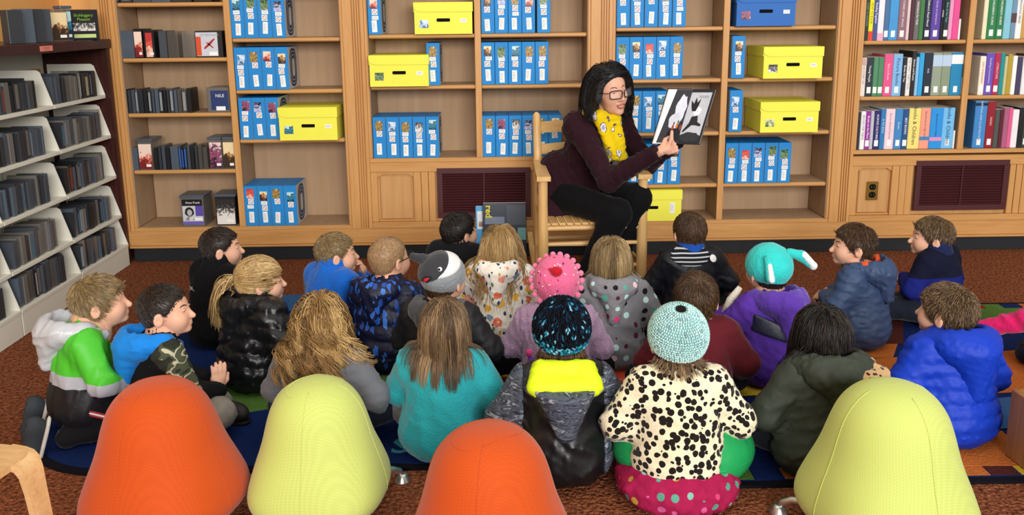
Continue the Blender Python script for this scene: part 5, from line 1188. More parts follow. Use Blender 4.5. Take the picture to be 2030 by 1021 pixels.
# ------------------------------------------------------------------ hats and extras
def palette_mat(name, cols, rough=.9):
    g = NT(name, rough, .15); at = g.n('ShaderNodeAttribute', dict(attribute_name='tone')).outputs['Fac']
    g.col(g.ramp(at, [(i/len(cols), c) for i, c in enumerate(cols)], 'CONSTANT')); g.bump(g.noise(g.co(), 300, 2).outputs[0], .4, .002); return g.m
def knit_hat(par, R, c, cen, rad, tilt, rows, mats, L=.017, W=.0085, H=.0055, seed=0, rings=0, hole=0.0, fmax=1.9, base_mat=None, tonefn=None):
    rs = np.random.RandomState(seed); A = R @ Rx(tilt); c0 = tf([cen], R, c)[0]; rad = np.array(rad)
    lim = math.cos(fmax)
    bf = inter(ell((0, 0, 0), rad-.003), plane((0, 0, -1), -lim*rad[2]*.98+.0), .004)
    v, f = nets(bf, -rad-.01, rad+.01, .008); o = put('hat', mesh('hat', tf(v, A, c0), f, base_mat or mats, True), par)
    O, D_, T_, N_, tn = [], [], [], [], []
    for i in range(rows):
        fi = hole+.10+(fmax-hole-.10)*(i+.5)/rows; rr = math.sin(fi)*rad[0]; n = max(5, int(2*math.pi*rr/(W*1.02))); flat_row = i >= rows-rings
        for k in range(n):
            a = 2*math.pi*(k+.5*(i % 2)+rs.uniform(-.12, .12))/n
            p = np.array([math.sin(fi)*math.cos(a), math.sin(fi)*math.sin(a), math.cos(fi)])
            nn = nrm(p/rad); mer = nrm(np.array([math.cos(fi)*math.cos(a), math.cos(fi)*math.sin(a), -math.sin(fi)])*rad); tn_ = np.cross(nn, mer)
            s = (-1)**k; th = (.32*s if not flat_row else .9*s)+rs.uniform(-.1, .1)
            d = mer*math.cos(th)+tn_*math.sin(th); O.append(p*rad); D_.append(d); N_.append(nn); T_.append(np.cross(nn, d)); tn.append(tonefn(rs, i/rows, a) if tonefn else rs.uniform())
    O, D_, T_, N_ = map(np.array, (O, D_, T_, N_)); n = len(O)
    V = np.stack([O-D_*L*.5, O+D_*L*.5, O+T_*W*.5, O-T_*W*.5, O+N_*H, O-N_*H*.5, O+N_*H*.8+D_*L*.25, O+N_*H*.8-D_*L*.25], 1).reshape(-1, 3)
    t = np.array([(0, 7, 2), (7, 4, 2), (4, 6, 2), (6, 1, 2), (0, 3, 7), (7, 3, 4), (4, 3, 6), (6, 3, 1), (0, 2, 5), (2, 1, 5), (1, 3, 5), (3, 0, 5)])
    F_ = (t[None]+np.arange(n)[:, None, None]*8).reshape(-1, 3)
    me = mesh('stitches', tf(V, A, c0), F_[:, ::1], mats, True); me.attributes.new('tone', 'FLOAT', 'POINT').data.foreach_set('value', np.repeat(np.array(tn), 8).astype(np.float32))
    bm = bmesh.new(); bm.from_mesh(me); bmesh.ops.recalc_face_normals(bm, faces=bm.faces); bm.to_mesh(me); bm.free()
    put('stitches', me, o, kind='stuff'); return o, A, c0
KM = palette_mat('knit_navy_teal', ['#07080c', '#0c1018', '#101a2c', '#0d1522', '#123048', '#1d5a78', '#2f8fae', '#78b8d0', '#0e6a78', '#1fa0a8'])
def tone_dark(rs, u, a):
    return min(.999, (rs.uniform(.35, 1) if u > .84 else (rs.uniform(0, .45) if rs.uniform() < .88 else rs.uniform(.45, .8))))
knit_hat(KNIT['r'], KNIT['R'], KNIT['c'], (0, -.008, .022), (.088, .096, .097), .25, 19, KM, .021, .0074, .0060, 1, 3, 0, 1.95, flat('#0a0d14', .9, .1), tone_dark)
MM = palette_mat('knit_mint', ['#aed8d6', '#b6dedc', '#b2dbd9', '#c0e3e1', '#a9d4d3', '#bae0de', '#b3dcd9', '#cfe9e6', '#b6dedc', '#aed8d6', '#b6dedc', '#b2dbd9', '#93b2b4', '#c0e3e1'])
o, A, c0 = knit_hat(MINT['r'], MINT['R'], MINT['c'], (0, -.008, .020), (.088, .096, .092), .22, 20, MM, .013, .0072, .0045, 2, 9, .13, 1.98, flat('#a0cccc', .9, .1))
put('crown_hole', MB().lathe([(.0005, .0), (.010, .0), (.013, .002), (.015, -.002)], 12).me('crown_hole', flat('#1a1716', .9, .1), True), o, tuple(tf([(0, 0, .0925)], A, c0)[0]), Matrix(A.tolist()).to_euler())
# wisps of hair below the beanie and the dark knitted hat
for K_, hm, n_, L_ in ((MINT, 'lightbrown', 110, .05), (KNIT, 'brown', 160, .03)):
    rs = np.random.RandomState(5); a = rs.uniform(math.pi*1.05, math.pi*1.95, n_); P0 = np.stack([.070*np.cos(a), .074*np.sin(a)-.005, np.full(n_, -.045)], 1)
    pts = [tf(P0, K_['R'], K_['c'])]; dr = np.stack([np.cos(a)*.3, np.sin(a)*.3, -np.ones(n_)], 1)
    for i in range(6): dr = nrm(dr+rs.normal(size=dr.shape)*.12); q = pts[-1]+dr*L_/6; e_ = K_['coll'](q.astype(np.float32)); q = q+grad(K_['coll'], q.astype(np.float32))*np.clip(.006-e_, 0, None)[:, None]; pts.append(q)
    hair_obj('hair', np.stack(pts, 1), rs.uniform(.0014, .0024, n_), np.clip(rs.normal(.5, .2, n_), 0, 1), HM[hm], K_['r'])
# pink cupcake hat
d = CUP; R, c = d['R'], d['c']; PINK = plush('#e86a94'); A = R @ Rx(math.radians(48)); c0 = tf([(0, -.012, .012)], R, c)[0]; rad = np.array((.088, .096, .096))
v, f = nets(disp(inter(ell((0, 0, 0), rad), plane((0, 0, -1), .086), .012), wrinkle(3, .002, .06)), -rad-.01, rad+.01, .006); hat = put('hat', mesh('hat', tf(v, A, c0), f, PINK, True), d['r'])
pm = MB().lathe([(max(.0005, .0105*math.sin(t)), .0105*math.cos(t)) for t in [math.pi*i/8 for i in range(9)]], 12).me('pompom', plush('#ee7fa4'), True)
for k in range(22):
    a = 2*math.pi*k/22; fi = 1.62; put('pompom', pm, hat, tuple(tf([np.array((math.sin(fi)*math.cos(a), math.sin(fi)*math.sin(a), math.cos(fi)))*(rad+.008)], A, c0)[0]))
v, f = nets(disp(smin(.012, ell((0, 0, .010), (.020, .020, .017)), ell((.010, .004, .004), .013), cap((-.018, .004, .004), (-.026, .010, .012), .005)), wrinkle(9, .0015, .02)), (-.04, -.04, -.03), (.04, .04, .05), .004)
put('cherry', mesh('cherry', tf(v, A, tf([(0, 0, rad[2])], A, c0)[0]), f, plush('#b81425'), True), hat)
rs = np.random.RandomState(8)
for k in range(34):
    fi = rs.uniform(.3, 1.4); a = rs.uniform(0, 6.28); p = np.array((math.sin(fi)*math.cos(a), math.sin(fi)*math.sin(a), math.cos(fi)))*rad; n_ = nrm(p/rad/rad); t_ = nrm(np.cross(n_, rs.normal(size=3)))
    put('sprinkle', MB().tube(tf([p-t_*.004+n_*.0005, p+t_*.004+n_*.0005], A, c0), .0017, 6).me('sprinkle', flat(('#f3e3ea', '#6a2f6a', '#b02a50', '#f7f0f4')[k % 4], .6, .3), True), hat)
put('tassel', MB().tube([(-.085, -.10, .20), (-.087, -.104, .175), (-.088, -.105, .15)], [.010, .012, .014], 8).me('tassel', plush('#6a2fa0'), True), d['r'])
put('tassel', MB().tube([(-.092, -.098, .225), (-.092, -.10, .205)], [.010, .010], 8).me('tassel', plush('#e6408a'), True), d['r'])
# shark hat
d = SHARK; R, c = d['R'], d['c']; rad = np.array((.086, .096, .086)); c0 = tf([(0, -.008, .022)], R, c)[0]
base = inter(ell((0, 0, 0), rad), plane((0, 0, -1), .060), .01); LG = plush('#8d9296'); DG = plush('#3a3c40')
v, f = nets(disp(base, wrinkle(4, .0025, .016)), -rad-.01, rad+.01, .0055); hat = put('hat', mesh('hat', tf(v, R, c0), f, LG, True), d['r'])
def hatpatch(nm, gro, cen, rr, mat, fx=None, cut=None):
    g = inter(off(ell((0, 0, 0), rad), gro), ell(cen, rr), .006)
    if cut: g = sub(g, cut, .003)
    if fx: g = smin(.012, g, fx)
    v, f = nets(g, (-.14, -.13, -.1), (.14, .13, .15), .005); return put(nm, mesh(nm, tf(v, R, c0), f, mat, True), hat)
hatpatch('shark_white', .0035, (.002, -.030, .052), (.086, .09, .064), plush('#e9e9e6'))
hatpatch('shark_head', .0065, (-.020, -.045, .044), (.080, .10, .062), DG, smin(.01, cap((-.060, -.045, .065), (-.098, -.05, .066), .020, .014), cap((-.08, -.045, .062), (-.105, -.05, .074), .014, .009)))
sp = lambda x, z, o=.007: tf([(x, -rad[1]*math.sqrt(max(.02, 1-(x/rad[0])**2-(z/rad[2])**2))-o, z)], R, c0)[0]
e_ = put('shark_eye', MB().lathe([(max(.0005, .0085*math.sin(t)), .0085*math.cos(t)) for t in [math.pi*i/8 for i in range(9)]], 12).me('shark_eye', flat('#f4f4f2', .3, .4), True), hat, tuple(sp(.042, .044, .005)))
put('pupil', MB().lathe([(max(.0005, .0052*math.sin(t)), .0052*math.cos(t)) for t in [math.pi*i/6 for i in range(7)]], 10).me('pupil', BLACK, True), e_, tuple(R @ np.array((.001, -.0048, .001))))
m_ = put('shark_mouth', MB().tube([sp(-.020, .0), sp(.0, .006), sp(.022, .018)], [.004, .013, .003], 8).me('shark_mouth', flat('#26282b', .8, .1), True), hat)
put('tongue', MB().tube([sp(-.012, .0, .014), sp(.002, .006, .016), sp(.015, .014, .013)], [.002, .008, .002], 8).me('tongue', flat('#b3242c', .7, .2), True), m_)
put('coat_tag', MB().tube([(.085, -.055, .325), (.105, -.035, .335)], [.012, .006], 8).me('coat_tag', flat('#8ee02c', .5, .3), True), d['r'])
# turquoise animal hat
d = NARW; R, c = d['R'], d['c']; rad = np.array((.090, .098, .090)); c0 = tf([(0, -.006, .022)], R, c)[0]; TQ = plush('#35c9c4'); WP = plush('#e9f4f2')
v, f = nets(disp(inter(ell((0, 0, 0), rad), plane((0, 0, -1), .058), .014), wrinkle(6, .002, .08)), -rad-.01, rad+.01, .006); hat = put('hat', mesh('hat', tf(v, R, c0), f, TQ, True), d['r'])
v, f = nets(smin(.01, cap((.055, -.045, .062), (.100, -.060, .048), .017, .021), cap((.100, -.060, .048), (.140, -.070, .012), .021, .016)), (.02, -.12, -.04), (.18, -.01, .10), .005); ear = put('ear', mesh('ear', tf(v, R, c0), f, TQ, True), hat)
v, f = nets(smin(.01, cap((.102, -.072, .055), (.145, -.080, .012), .015, .013), ell((.148, -.074, .006), .016)), (.06, -.12, -.04), (.19, -.02, .10), .005); put('ear_lining', mesh('ear_lining', tf(v, R, c0), f, WP, True), ear)
v, f = nets(cap((-.055, -.062, .050), (-.060, -.098, -.015), .016, .018), (-.11, -.14, -.06), (-.01, -.02, .10), .005); ear = put('ear', mesh('ear', tf(v, R, c0), f, TQ, True), hat)
v, f = nets(cap((-.060, -.084, .034), (-.064, -.110, -.016), .009, .012), (-.11, -.14, -.06), (-.01, -.02, .10), .004); put('ear_lining', mesh('ear_lining', tf(v, R, c0), f, WP, True), ear)
_pan = lambda P: np.maximum.reduce([P[:, 0]-.015, -P[:, 0]-.115, (P[:, 2]-.300+.45*(P[:, 0]+.115))*.9, (-P[:, 2]+.232-.35*(P[:, 0]+.115))*.9, P[:, 1]+.01])
put('shoulder_panel', sdf_me('shoulder_panel', inter(off(torso_sdf(1.08, d['AR']), .0045), _pan, .004), (-.2, -.2, .12), (.1, .1, .36), .005, nylon('#23263a')), d['r'])
put('cream_strap', MB().tube([(-.10, .07, .36), (-.125, .085, .31), (-.14, .10, .255)], [.010, .017, .014], 8).me('cream_strap', plush('#d9d2c2'), True), d['r'])
# neon hood and streaked sleeves of the black jacket
d = KNIT; GS = streaks('grey_streaks', ('#1d212c', '#565d6c', '#9aa0ac'))
jr = d['coll']; slv = lambda s: inter(off(jr, .004), plane((-s, 0, 0), -.112), .006)
for s in (-1, 1): put('sleeve_panel', sdf_me('sleeve_panel', slv(s), (-.28, -.12, .04), (.28, .26, .36), .0085, GS), d['r'])
hd = smin(.02, cap((0, -.075, .318), (0, -.112, .205), .082, .022), cap((-.075, -.055, .325), (.075, -.055, .325), .032)); hd = inter(off(hd, .012), plane((0, -.15, 1), .334), .006)
put('hood', sdf_me('hood', disp(hd, wrinkle(31, .003, .06)), (-.16, -.20, .14), (.16, .08, .40), .0065, GS), d['r'])
nl = sub(smin(.02, cap((-.062, -.045, .362), (.062, -.045, .362), .026), cap((-.078, -.080, .322), (.078, -.080, .322), .030), cap((-.068, .0, .345), (-.072, -.06, .345), .024), cap((.068, .0, .345), (.072, -.06, .345), .024)), cap((0, .0, .30), (0, .02, .45), .052), .006)
put('hood_lining', sdf_me('hood_lining', disp(nl, wrinkle(33, .003, .05)), (-.15, -.16, .24), (.15, .07, .42), .006, flat('#d4f01e', .6, .3, bs=40)), d['r'])
# leopard lined hood, orange lined hood
d = OLIVE; v_ = sub(smin(.02, cap((-.062, -.035, .350), (.080, -.060, .345), .026), cap((.080, -.060, .345), (.060, .0, .350), .022), cap((.035, -.125, .330), (.110, -.085, .322), .030)), cap((0, .0, .28), (0, .02, .45), .050), .006)
put('hood_lining', sdf_me('hood_lining', disp(v_, wrinkle(41, .004, .04)), (-.14, -.19, .24), (.17, .07, .42), .006, leopard('leopard_lining', '#b98d5a', '#d9b987', '#2a1c14', 60, .38)), d['r'])
d = SLATE; v_ = sub(smin(.02, cap((-.064, -.030, .352), (.064, -.030, .352), .022), cap((-.068, .02, .345), (-.064, -.03, .352), .018), cap((.068, .02, .345), (.064, -.03, .352), .018)), cap((0, .0, .28), (0, .02, .45), .050), .006)
put('hood_lining', sdf_me('hood_lining', v_, (-.14, -.12, .28), (.14, .08, .42), .006, fabric('#e0562a')), d['r'])
# vest: striped yoke and blue collar print
d = VEST; g = NT('striped_jersey', .8, .2); z_ = g.xyz()[2]; st_ = g.math('GREATER_THAN', g.math('FRACT', g.math('MULTIPLY', z_, 62)), .68); g.col(g.mix(st_, lin('#191b22'), lin('#c9ccd0')))
put('striped_yoke', sdf_me('striped_yoke', inter(off(d['coll'], .004), smin(.01, ell((-.02, -.04, .325), (.085, .09, .045))), .004), (-.14, -.15, .24), (.14, .1, .40), .006, g.m), d['r'])
put('pocket_print', MB().lathe([(.0005, .003), (.014, .002), (.017, 0)], 14).me('pocket_print', WHITE, True), d['r'], (.072, -.060, .315), (1.1, .3, .2))
# pink floral skirt and the low seats
d = MINT
put('skirt', sdf_me('skirt', disp(inter(smin(.05, ell((0, -.02, .02), (.172, .140, .085)), ell((0, .06, .02), (.165, .12, .06))), plane((0, 0, -1), -.004+.03), .008), wrinkle(51, .008, .06)), (-.24, -.2, -.04), (.24, .24, .16), .0085, dots('skirt_flowers', ('#8f1440', '#aa2050'), ['#5a9a86', '#c85a92', '#7fb0a0', '#c2426a', '#b8903a'], 27, .30)), d['r'])
def cushion(label, loc, rx_, ry_, h, c):
    r = root('floor_cushion', label, 'cushion', loc)
    put('pad', sdf_me('pad', disp(lambda P: ell((0, 0, h/2), (rx_, ry_, h*.62))(P), wrinkle(3, .001, .1)), (-rx_-.02, -ry_-.02, -.03), (rx_+.02, ry_+.02, h*1.3), .009, nylon(c, rough=.45)), r)
    v = [(rx_*.985*math.cos(a), ry_*.985*math.sin(a), h/2) for a in [2*math.pi*i/32 for i in range(33)]]; put('seam', MB().tube(v, .004, 6, cap=False).me('seam', nylon(c, rough=.45), True), r)
ml = MINT['r'].location; pl_ = POLKA['r'].location
cushion('round green floor cushion under the leopard print coat', (ml.x+.03, ml.y+.075, .014), .205, .165, .19, '#1c9a55')
cushion('orange red floor cushion under the polka dot hoodie', (pl_.x+.01, pl_.y+.0, .014), .155, .145, .045, '#c2472c')
# child at the right edge reaching in with a pink sleeve
q = atz(2165, 668, .15)
r = root('person', 'child at the right edge, only a bright pink sleeve, hand and dark trousers showing', 'person', (q[0], q[1], 0), math.radians(60), 'children sitting on the rugs')
AR = [((-.098, .012, .298), (-.02, .20, .19), (.03, .38, .10)), ARM(1, 'lap')]
bf = smin(.02, torso_sdf(.80, AR, 0, .02, .72), legs_sdf('cross', .78), cap((0, .02, .30), (0, .03, .40), .04))
hv, hf_ = head_vf(h=.0062); W = AR[0][2]
v, f = join_vf([nets(bf, (-.30, -.22, 0), (.30, .42, .44), .013), (tf(hv, Rz(.2), (0, .05, .445)), hf_), nets(smin(.008, cap(AR[0][1], W, .024, .0185), hand_sdf(W, (.25, 1, -.25), (0, .25, 1), .3, .85, 1)), np.array(W)-.11, np.array(W)+.11, .0042)])
put('body', mesh('body', v, f, SKIN, True), r)
put('jacket', sdf_me('jacket', disp(inter(torso_sdf(1.0, AR, 0, .028, 1.0), plane((0, 0, -1), -.012), .006), wrinkle(61, .006, .05)), (-.29, -.2, 0), (.29, .44, .43), .0085, plush('#e0206e')), r)
put('trousers', sdf_me('trousers', disp(legs_sdf('cross', 1.0), wrinkle(62, .004, .06)), (-.3, -.18, 0), (.3, .36, .22), .010, fabric('#171a2a')), r)
short_hair(r, Rz(.2), (0, .05, .445), HM['brown'], 'low', .03, 1500, 30)
# ================================================================== the reading woman
WO = np.array((.42, -.50, 0.))
wr_ = root('person', 'woman with dark bobbed hair, glasses and yellow scarf reading aloud in the rocking chair', 'person', tuple(WO), 0.0)
L_ = lambda *p: np.array(p, float)-WO
RS, RE, RW = L_(.365, -.635, .820), L_(.49, -.85, .595), L_(.690, -1.005, .752)
LS, LE, LW = L_(.585, -.465, .812), L_(.70, -.62, .625), L_(.800, -.845, .775)
RH, RK, RA = L_(.285, -.52, .465), L_(.530, -.84, .440), L_(.375, -.80, .085)
LH, LK, LA = L_(.455, -.40, .465), L_(.640, -.72, .485), L_(.545, -.64, .085)
PV, CH, NK = L_(.37, -.465, .49), L_(.455, -.555, .735), L_(.480, -.595, .865)
HC = np.array(aty(1209, 178, -.66))-WO
# head: forward +y in its own frame
HR = Rz(math.radians(180+29)) @ Rx(math.radians(-7)) @ Ry(math.radians(8))
tors = smin(.07, ell(PV, (.155, .135, .105)), cap(PV, CH, .118, .118), cap(RS, LS, .060)); tors = smin(.03, tors, ell(CH+np.array((.03, -.05, .01)), (.105, .10, .085)))
neck = cap(NK-np.array((0, 0, .03)), HC+HR@np.array((0, -.02, -.08)), .052, .046)
ex = ray(1352, 262)
D_hand = (1.0, .10, .30)
hand = hand_sdf(RW, D_hand, (.1, -1, .15), .75, 1.02, -1, .10)
S_ = np.cross(nrm(np.array(D_hand)), np.array((0, -1., 0))); tb = RW+nrm(np.array(D_hand))*.036
thumb = smin(.004, cap(tb+np.array((0, -.008, .010)), tb+np.array((.012, -.012, .040)), .0105, .0092), cap(tb+np.array((.012, -.012, .040)), tb+np.array((.014, -.010, .074)), .0092, .0072))
hand = smin(.006, hand, thumb)
lhand = hand_sdf(LW, (.6, -.5, .4), (-.3, 1, 0), .5, 1.0, 1)
bodyf = smin(.02, off(tors, -.012), smin(.02, cap(RS, RE, .044, .036), cap(RE, RW, .036, .024)), smin(.02, cap(LS, LE, .044, .036), cap(LE, LW, .036, .024)), smin(.02, cap(RH, RK, .070, .052), cap(RK, RA, .050, .034)), smin(.02, cap(LH, LK, .070, .052), cap(LK, LA, .050, .034)), neck)
hv, hf_ = head_vf(True, True, .0036)
v, f = join_vf([nets(bodyf, (-.30, -.60, .05), (.45, .24, .95), .013), (tf(hv, HR, HC), hf_), nets(smin(.01, cap(RE, RW, .034, .0225), hand), RW-.16, RW+.17, .0036), nets(smin(.01, cap(LE, LW, .034, .0225), lhand), LW-.14, LW+.14, .0045)])
skinmats['woman'] = skinmat('skin_woman', '#d39a80', '#e6b39a'); put('body', mesh('body', v, f, skinmats['woman'], True), wr_)
# cardigan
card_ = smin(.03, off(tors, .008), smin(.025, cap(RS, RE, .060, .050), cap(RE, RW-np.array((.012, 0, .004)), .050, .036)), smin(.025, cap(LS, LE, .060, .050), cap(LE, LW, .050, .036)))
hem = cap(L_(.300, -.44, .56), L_(.265, -.55, .385), .115, .080)
card_ = smin(.05, card_, hem); card_ = sub(card_, cap(NK-np.array((0, 0, .02)), NK+np.array((.0, -.02, .10)), .058, .062), .008)
front = cap(L_(.52, -.66, .84), L_(.58, -.68, .50), .050, .11)          # open front of the cardigan
card_ = sub(card_, cap(L_(.56, -.78, .66), L_(.56, -.74, .44), .07, .12), .015)
card_ = inter(card_, plane((.18, -.1, -1), -.350), .01); card_ = sub(card_, cap(RW, RW+nrm(np.array(D_hand))*.1, .03), .004)
put('cardigan', sdf_me('cardigan', disp(card_, wrinkle(71, .006, .085)), (-.30, -.60, .30), (.46, .24, .95), .0075, fabric('#2b131c', bs=140, sheen=.08)), wr_)
put('top', sdf_me('top', disp(off(tors, .001), wrinkle(73, .004, .07)), (-.25, -.40, .36), (.36, .24, .92), .010, fabric('#0f0f12', sheen=.05)), wr_)
leg = smin(.03, ell(PV-np.array((0, 0, .02)), (.15, .14, .085)), smin(.03, cap(RH, RK, .082, .066), cap(RK, RA, .068, .050)), smin(.03, cap(LH, LK, .082, .066), cap(LK, LA, .068, .050)))
put('trousers', sdf_me('trousers', disp(inter(leg, plane((0, 0, -1), -.06), .006), wrinkle(75, .004, .08)), (-.30, -.50, .03), (.40, .22, .64), .010, fabric('#0d0d10', sheen=.04)), wr_)
sm, so = shoe_me(flat('#0e0e10', .5, .3), flat('#1a1a1c', .7, .2))
for A_, an in ((RA, 165), (LA, 195)):
    s_ = put('shoe', sm, wr_, (A_[0]+.01, A_[1]-.035, .012), (0, 0, math.radians(an))); s_.scale = (1.35, 1.35, 1.25); put('sole', so, s_)
# scarf
def scarfmat():
    g = NT('scarf_print', .85, .15); w = g.noise(g.co(), 45, 2); d = g.vor(g.co((1, 1, .75), (.3, .2, .5)), 25, 'F1', .9)
    vv = g.math('MULTIPLY_ADD', w.outputs[0], .55, d.outputs['Distance']); bl = g.math('LESS_THAN', vv, .66); ln = g.math('LESS_THAN', vv, .72); core = g.math('LESS_THAN', vv, .52)
    h = g.n('ShaderNodeSeparateColor', None, Color=d.outputs['Color']).outputs[0]; on = g.math('GREATER_THAN', h, .22)
    k = g.mix(g.math('MULTIPLY', ln, on), lin('#d9bb10'), lin('#5a5148')); k = g.mix(g.math('MULTIPLY', bl, on), k, lin('#d5d2d6')); k = g.mix(g.math('MULTIPLY', core, on), k, lin('#9a97b0'))
    g.col(k); g.bump(g.noise(g.co(), 60, 2).outputs[0], .3, .006); return g.m
sc = smin(.02, cap(L_(.425, -.655, .880), L_(.470, -.690, .862), .032, .036), cap(L_(.545, -.600, .885), L_(.520, -.680, .855), .030, .034), cap(L_(.425, -.655, .880), L_(.47, -.55, .905), .030, .028), cap(L_(.47, -.55, .905), L_(.545, -.600, .885), .028, .030))
sc = smin(.025, sc, cap(L_(.475, -.690, .850), L_(.515, -.728, .735), .036, .034), cap(L_(.535, -.672, .845), L_(.555, -.716, .735), .030, .028), cap(L_(.515, -.728, .735), L_(.535, -.735, .655), .034, .036), cap(L_(.555, -.716, .735), L_(.572, -.728, .66), .028, .028))
sc = inter(sc, plane((.15, 0, -1), -.640), .006)
sc = sub(sc, neck, .004)
fold = lambda P: .0045*np.sin(75*(P[:, 0]*.85-P[:, 1]*.5)+7*np.sin(9*P[:, 2]))
put('scarf', sdf_me('scarf', disp(disp(sc, fold), wrinkle(77, .004, .05)), (-.10, -.32, .56), (.25, .02, .98), .0055, scarfmat()), wr_)
# face
eyes(wr_, HR, HC, True); brows(wr_, HR, HC, HM['woman'], True)
T_ = lambda pts: [tuple(q) for q in tf(pts, HR, HC)]
put('lips', MB().tube(T_([(-.023, .084, -.057), (-.012, .0925, -.0495), (0, .0945, -.0505), (.012, .0925, -.0495), (.023, .084, -.057)]), [.0015, .0034, .003, .0034, .0015], 6).tube(T_([(-.022, .084, -.058), (-.011, .092, -.0655), (0, .0935, -.0668), (.011, .092, -.0655), (.022, .084, -.058)]), [.0015, .0036, .004, .0036, .0015], 6).me('lips', LIP, True), wr_)
put('teeth', MB().tube(T_([(-.015, .0835, -.0545), (0, .0885, -.0540), (.015, .0835, -.0545)]), [.0025, .0032, .0025], 6).me('teeth', flat('#efe9e0', .3, .4), True), wr_)
gm = flat('#2a1a1a', .3, .45); gl = MB()
def gy(x): return .1045-(abs(x)/.062)**2*.022
for s in (-1, 1):
    rim = [(s*.0335+u, gy(s*.0335+u), .001+w) for u, w in rrect(.054, .038, .012, 4)]; gl.tube(T_(rim+[rim[0]]), .0026, 6, cap=False)
    gl.tube(T_([(s*.0585, gy(.0585), .010), (s*.068, .074, .009), (s*.077, .03, .005), (s*.0785, -.012, -.004)]), .0019, 6)
gl.tube(T_([(-.0095, gy(.0095), .005), (0, gy(0)+.003, .007), (.0095, gy(.0095), .005)]), .0018, 6)
go = put('glasses', gl.me('glasses', gm, True), wr_)
lensm = flat('#ffffff', .05, .5, alpha=.10)
for s in (-1, 1):
    pl_ = rrect(.052, .036, .011, 4); put('lens', mesh('lens', T_([(s*.0335+u, gy(s*.0335+u)-.0005, .001+w) for u, w in pl_]), [tuple(range(len(pl_)))], lensm), go)
# bobbed hair: parted to one side, falling to the shoulders, clear of the face
def bob(par, R, c, mat, coll, n=2600, seed=81):
    rs = np.random.RandomState(seed); T = 13; v, f = cap_vf('woman', .010, True)
    me = mesh('hair', tf(v, R, c), f, mat, True); me.attributes.new('tone', 'FLOAT', 'POINT').data.foreach_set('value', np.full(len(v), .25, np.float32)); o = put('hair', me, par)
    P = sample(v, f, n*2, rs).astype(np.float32); P = P[(P[:, 2] > -.03)][:n]; n = len(P); N = grad(cap_sdf('woman', .010, True), P)
    px = .018; d = np.stack([np.sign(P[:, 0]-px)*(1.0+0*P[:, 0]), -.30-.75*(P[:, 1] > .02), -.35+.25*(P[:, 1] > .02)], 1); bk = P[:, 1] < -.03; d[bk] = np.stack([P[bk, 0]*5, -.7+0*P[bk, 0], -.6+0*P[bk, 0]], 1)
    d = nrm(d-(d*N).sum(1)[:, None]*N); Pw = tf(P, R, c); dw = d@R.T; Nw = N@R.T
    hs = xf(off(head_sdf(False, True), .006), R, c); fr = xf(lambda q: q[:, 1]-.035, R, c); colf = lambda q: np.minimum(hs(q), coll(q))
    gap = rs.uniform(.2, 1, n)*.024; p = Pw+Nw*.003; pts = [Pw.copy()]; fw = R@np.array((0, 1., 0)); tipz = c[2]-.130-.018*rs.uniform(0, 1, n)-.02*(P[:, 1] < -.02)
    Ls = np.clip((Pw[:, 2]-tipz), .06, .30)*1.12/(T-1)
    for i in range(1, T):
        dd = dw if i == 1 else dd; gz = .36 if i > 3 else .14; dd = nrm(dd*.66+np.array([0, 0, -1.])*gz+rs.normal(size=p.shape)*.04); p = p+dd*Ls[:, None]; q = p.astype(np.float32)
        e = colf(q); m = e < gap
        if m.any(): g = grad(colf, q[m]); p[m] += g*(gap[m]-e[m])[:, None]
        loc = (p-c)@R; ex_ = np.clip(loc[:, 1]-np.interp(loc[:, 2], [-.05, 0, .05, .09], [.012, .020, .034, .075]), 0, None); p = p-fw[None]*ex_[:, None]
        pts.append(p.copy())
    pth = np.stack(pts, 1); k = 110; cl = pth[rs.randint(0, n, k)]; near = ((pth[:, None, 4]-cl[None, :, 4])**2).sum(-1).argmin(1); w = (np.linspace(0, 1, T)**1.4*.45)[None, :, None]; pth = pth*(1-w)+cl[near]*w
    ph = rs.uniform(0, 6.28, k)[near][:, None]; s = np.linspace(0, 1, T)[None]; am = .008*np.clip(s*1.7-.6, 0, 1); pth[..., 0] += am*np.cos(9*s+ph); pth[..., 1] += am*np.sin(9*s+ph)
    hair_obj('strands', pth, rs.uniform(.0012, .002, n), np.clip(rs.normal(.45, .2, n), 0, 1), mat, o)
GY['woman'] = ([-.12, -.05, 0., .02, .04, .06, .085], [-.10, -.10, -.09, -.05, .03, .066, .082])
bob(wr_, HR, HC, HM['woman'], card_)
# ------------------------------------------------------------------ open picture book in her hand
Gt, Gb = np.array(aty(1374, 178, -.925)), np.array(aty(1342, 284, -.955)); TL, BL = np.array(aty(1327, 177, -.985)), np.array(aty(1291, 289, -1.01)); TR, BR = np.array(aty(1419, 178, -.965)), np.array(aty(1384, 280, -.985))
BL, BR = TL+(Gb-Gt), TR+(Gb-Gt); BC = (Gt+Gb)/2; bk = root('picture_book', 'open picture book with grey and black illustrations held up by the woman', 'book', tuple(BC))
def slab(name, q, t0, t1, mat, par=bk, grow=0.0):
    q = [np.array(p)-BC for p in q]; ctr = sum(q)/4; q = [ctr+(p-ctr)*(1+grow) for p in q]; n = nrm(np.cross(q[1]-q[0], q[3]-q[0])); n = n if n[1] < 0 else -n
    m = MB(); m.add([p-n*t0 for p in q]+[p-n*t1 for p in q], [(0, 1, 2, 3), (7, 6, 5, 4), (0, 4, 5, 1), (1, 5, 6, 2), (2, 6, 7, 3), (3, 7, 4, 0)]); return put(name, m.me(name, mat), par)
LP_, RP_ = [TL, Gt, Gb, BL], [Gt, TR, BR, Gb]
PAPER = flat('#f2f1ee', .7, .2)
pgl = slab('page', LP_, 0, .007, PAPER); pgr = slab('page', RP_, 0, .005, PAPER); slab('cover', LP_, .0075, .0105, flat('#16161a', .4, .3), bk, .03); slab('cover', RP_, .0055, .0085, flat('#16161a', .4, .3), bk, .03)
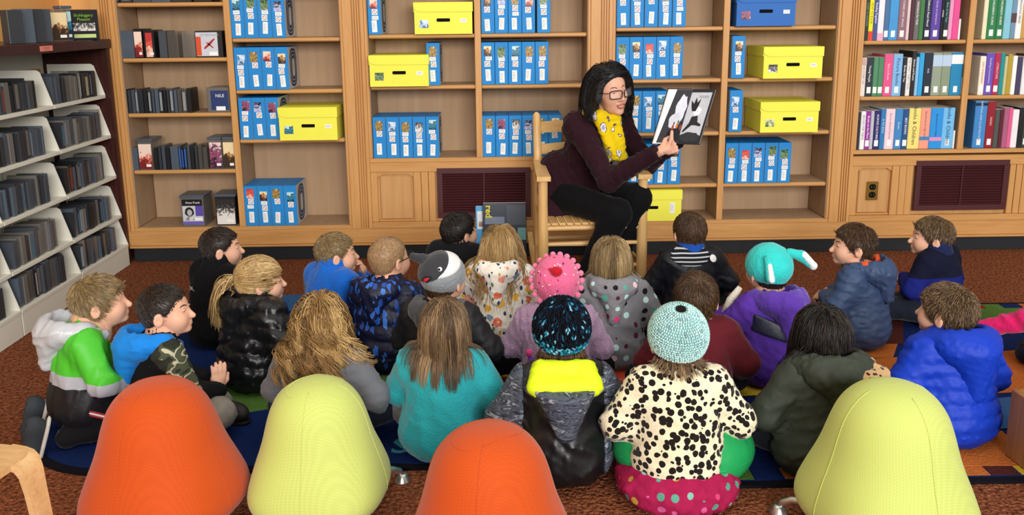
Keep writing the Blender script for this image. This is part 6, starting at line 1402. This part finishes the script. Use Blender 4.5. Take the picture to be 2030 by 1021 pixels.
def art(name, page, poly, c, lift, par):
    q = [np.array(p)-BC for p in page]; n = nrm(np.cross(q[1]-q[0], q[3]-q[0])); n = n if n[1] < 0 else -n
    P = [q[0]*(1-u)*v+q[1]*u*v+q[2]*u*(1-v)+q[3]*(1-u)*(1-v)+n*lift for u, v in poly]; put(name, mesh(name, P, [tuple(range(len(P)))], flat(c, .55, .3, var=.18, vs=30)), par)
R4 = lambda a, b, c_, d_: [(a, b), (c_, b), (c_, d_), (a, d_)]
EL = lambda u, v, ru, rv, n=18, w=0.0, k=5: [(u+ru*math.cos(t)*(1+w*math.sin(k*t)), v+rv*math.sin(t)*(1+w*math.cos(k*t))) for t in [2*math.pi*i/n for i in range(n)]]
art('illustration', LP_, [(.10, .02), (1, .0), (1, 1.0), (.33, 1.0)], '#3a3b3f', .0004, pgl); art('cloud', LP_, EL(.72, .64, .22, .26, 28, .10, 7), '#dfe1e8', .0008, pgl); art('cloud', LP_, EL(.60, .42, .24, .15, 24, .08, 5), '#d5d7df', .0010, pgl)
art('rock', LP_, EL(.72, .14, .30, .15, 22, .07, 6), '#26262a', .0012, pgl)
for u, v, c_ in ((.60, .30, '#a8442e'), (.76, .33, '#c9782a'), (.92, .30, '#9a3a30')):
    art('small_figure', LP_, EL(u, v, .045, .055, 12), c_, .0016, pgl); art('small_figure', LP_, EL(u+.01, v+.075, .025, .028, 10), '#1d1b1d', .0018, pgl)
art('illustration', RP_, R4(.0, .0, 1.0, 1.0), '#1e1e22', .0004, pgr); art('illustration', RP_, R4(.0, .12, .90, .95), '#b9bbc3', .0008, pgr); art('rock', RP_, EL(.45, .12, .45, .09, 20, .1, 7), '#2b2b30', .0012, pgr)
art('running_figure', RP_, EL(.48, .60, .17, .085, 18, .08, 3), '#dcdde2', .0014, pgr); art('running_figure', RP_, [(.16, .68), (.10, .80), (.24, .74), (.28, .86), (.38, .76), (.50, .84), (.46, .70), (.40, .60), (.24, .60)], '#17171a', .0016, pgr)
art('running_figure', RP_, [(.30, .50), (.56, .52), (.62, .40), (.80, .36), (.78, .32), (.55, .34), (.40, .34), (.10, .20), (.06, .23), (.26, .38)], '#1d1d21', .0016, pgr)
for v_ in (.88, .855): art('text_line', RP_, R4(.38, v_, .80, v_+.008), '#6a6a70', .0014, pgr)
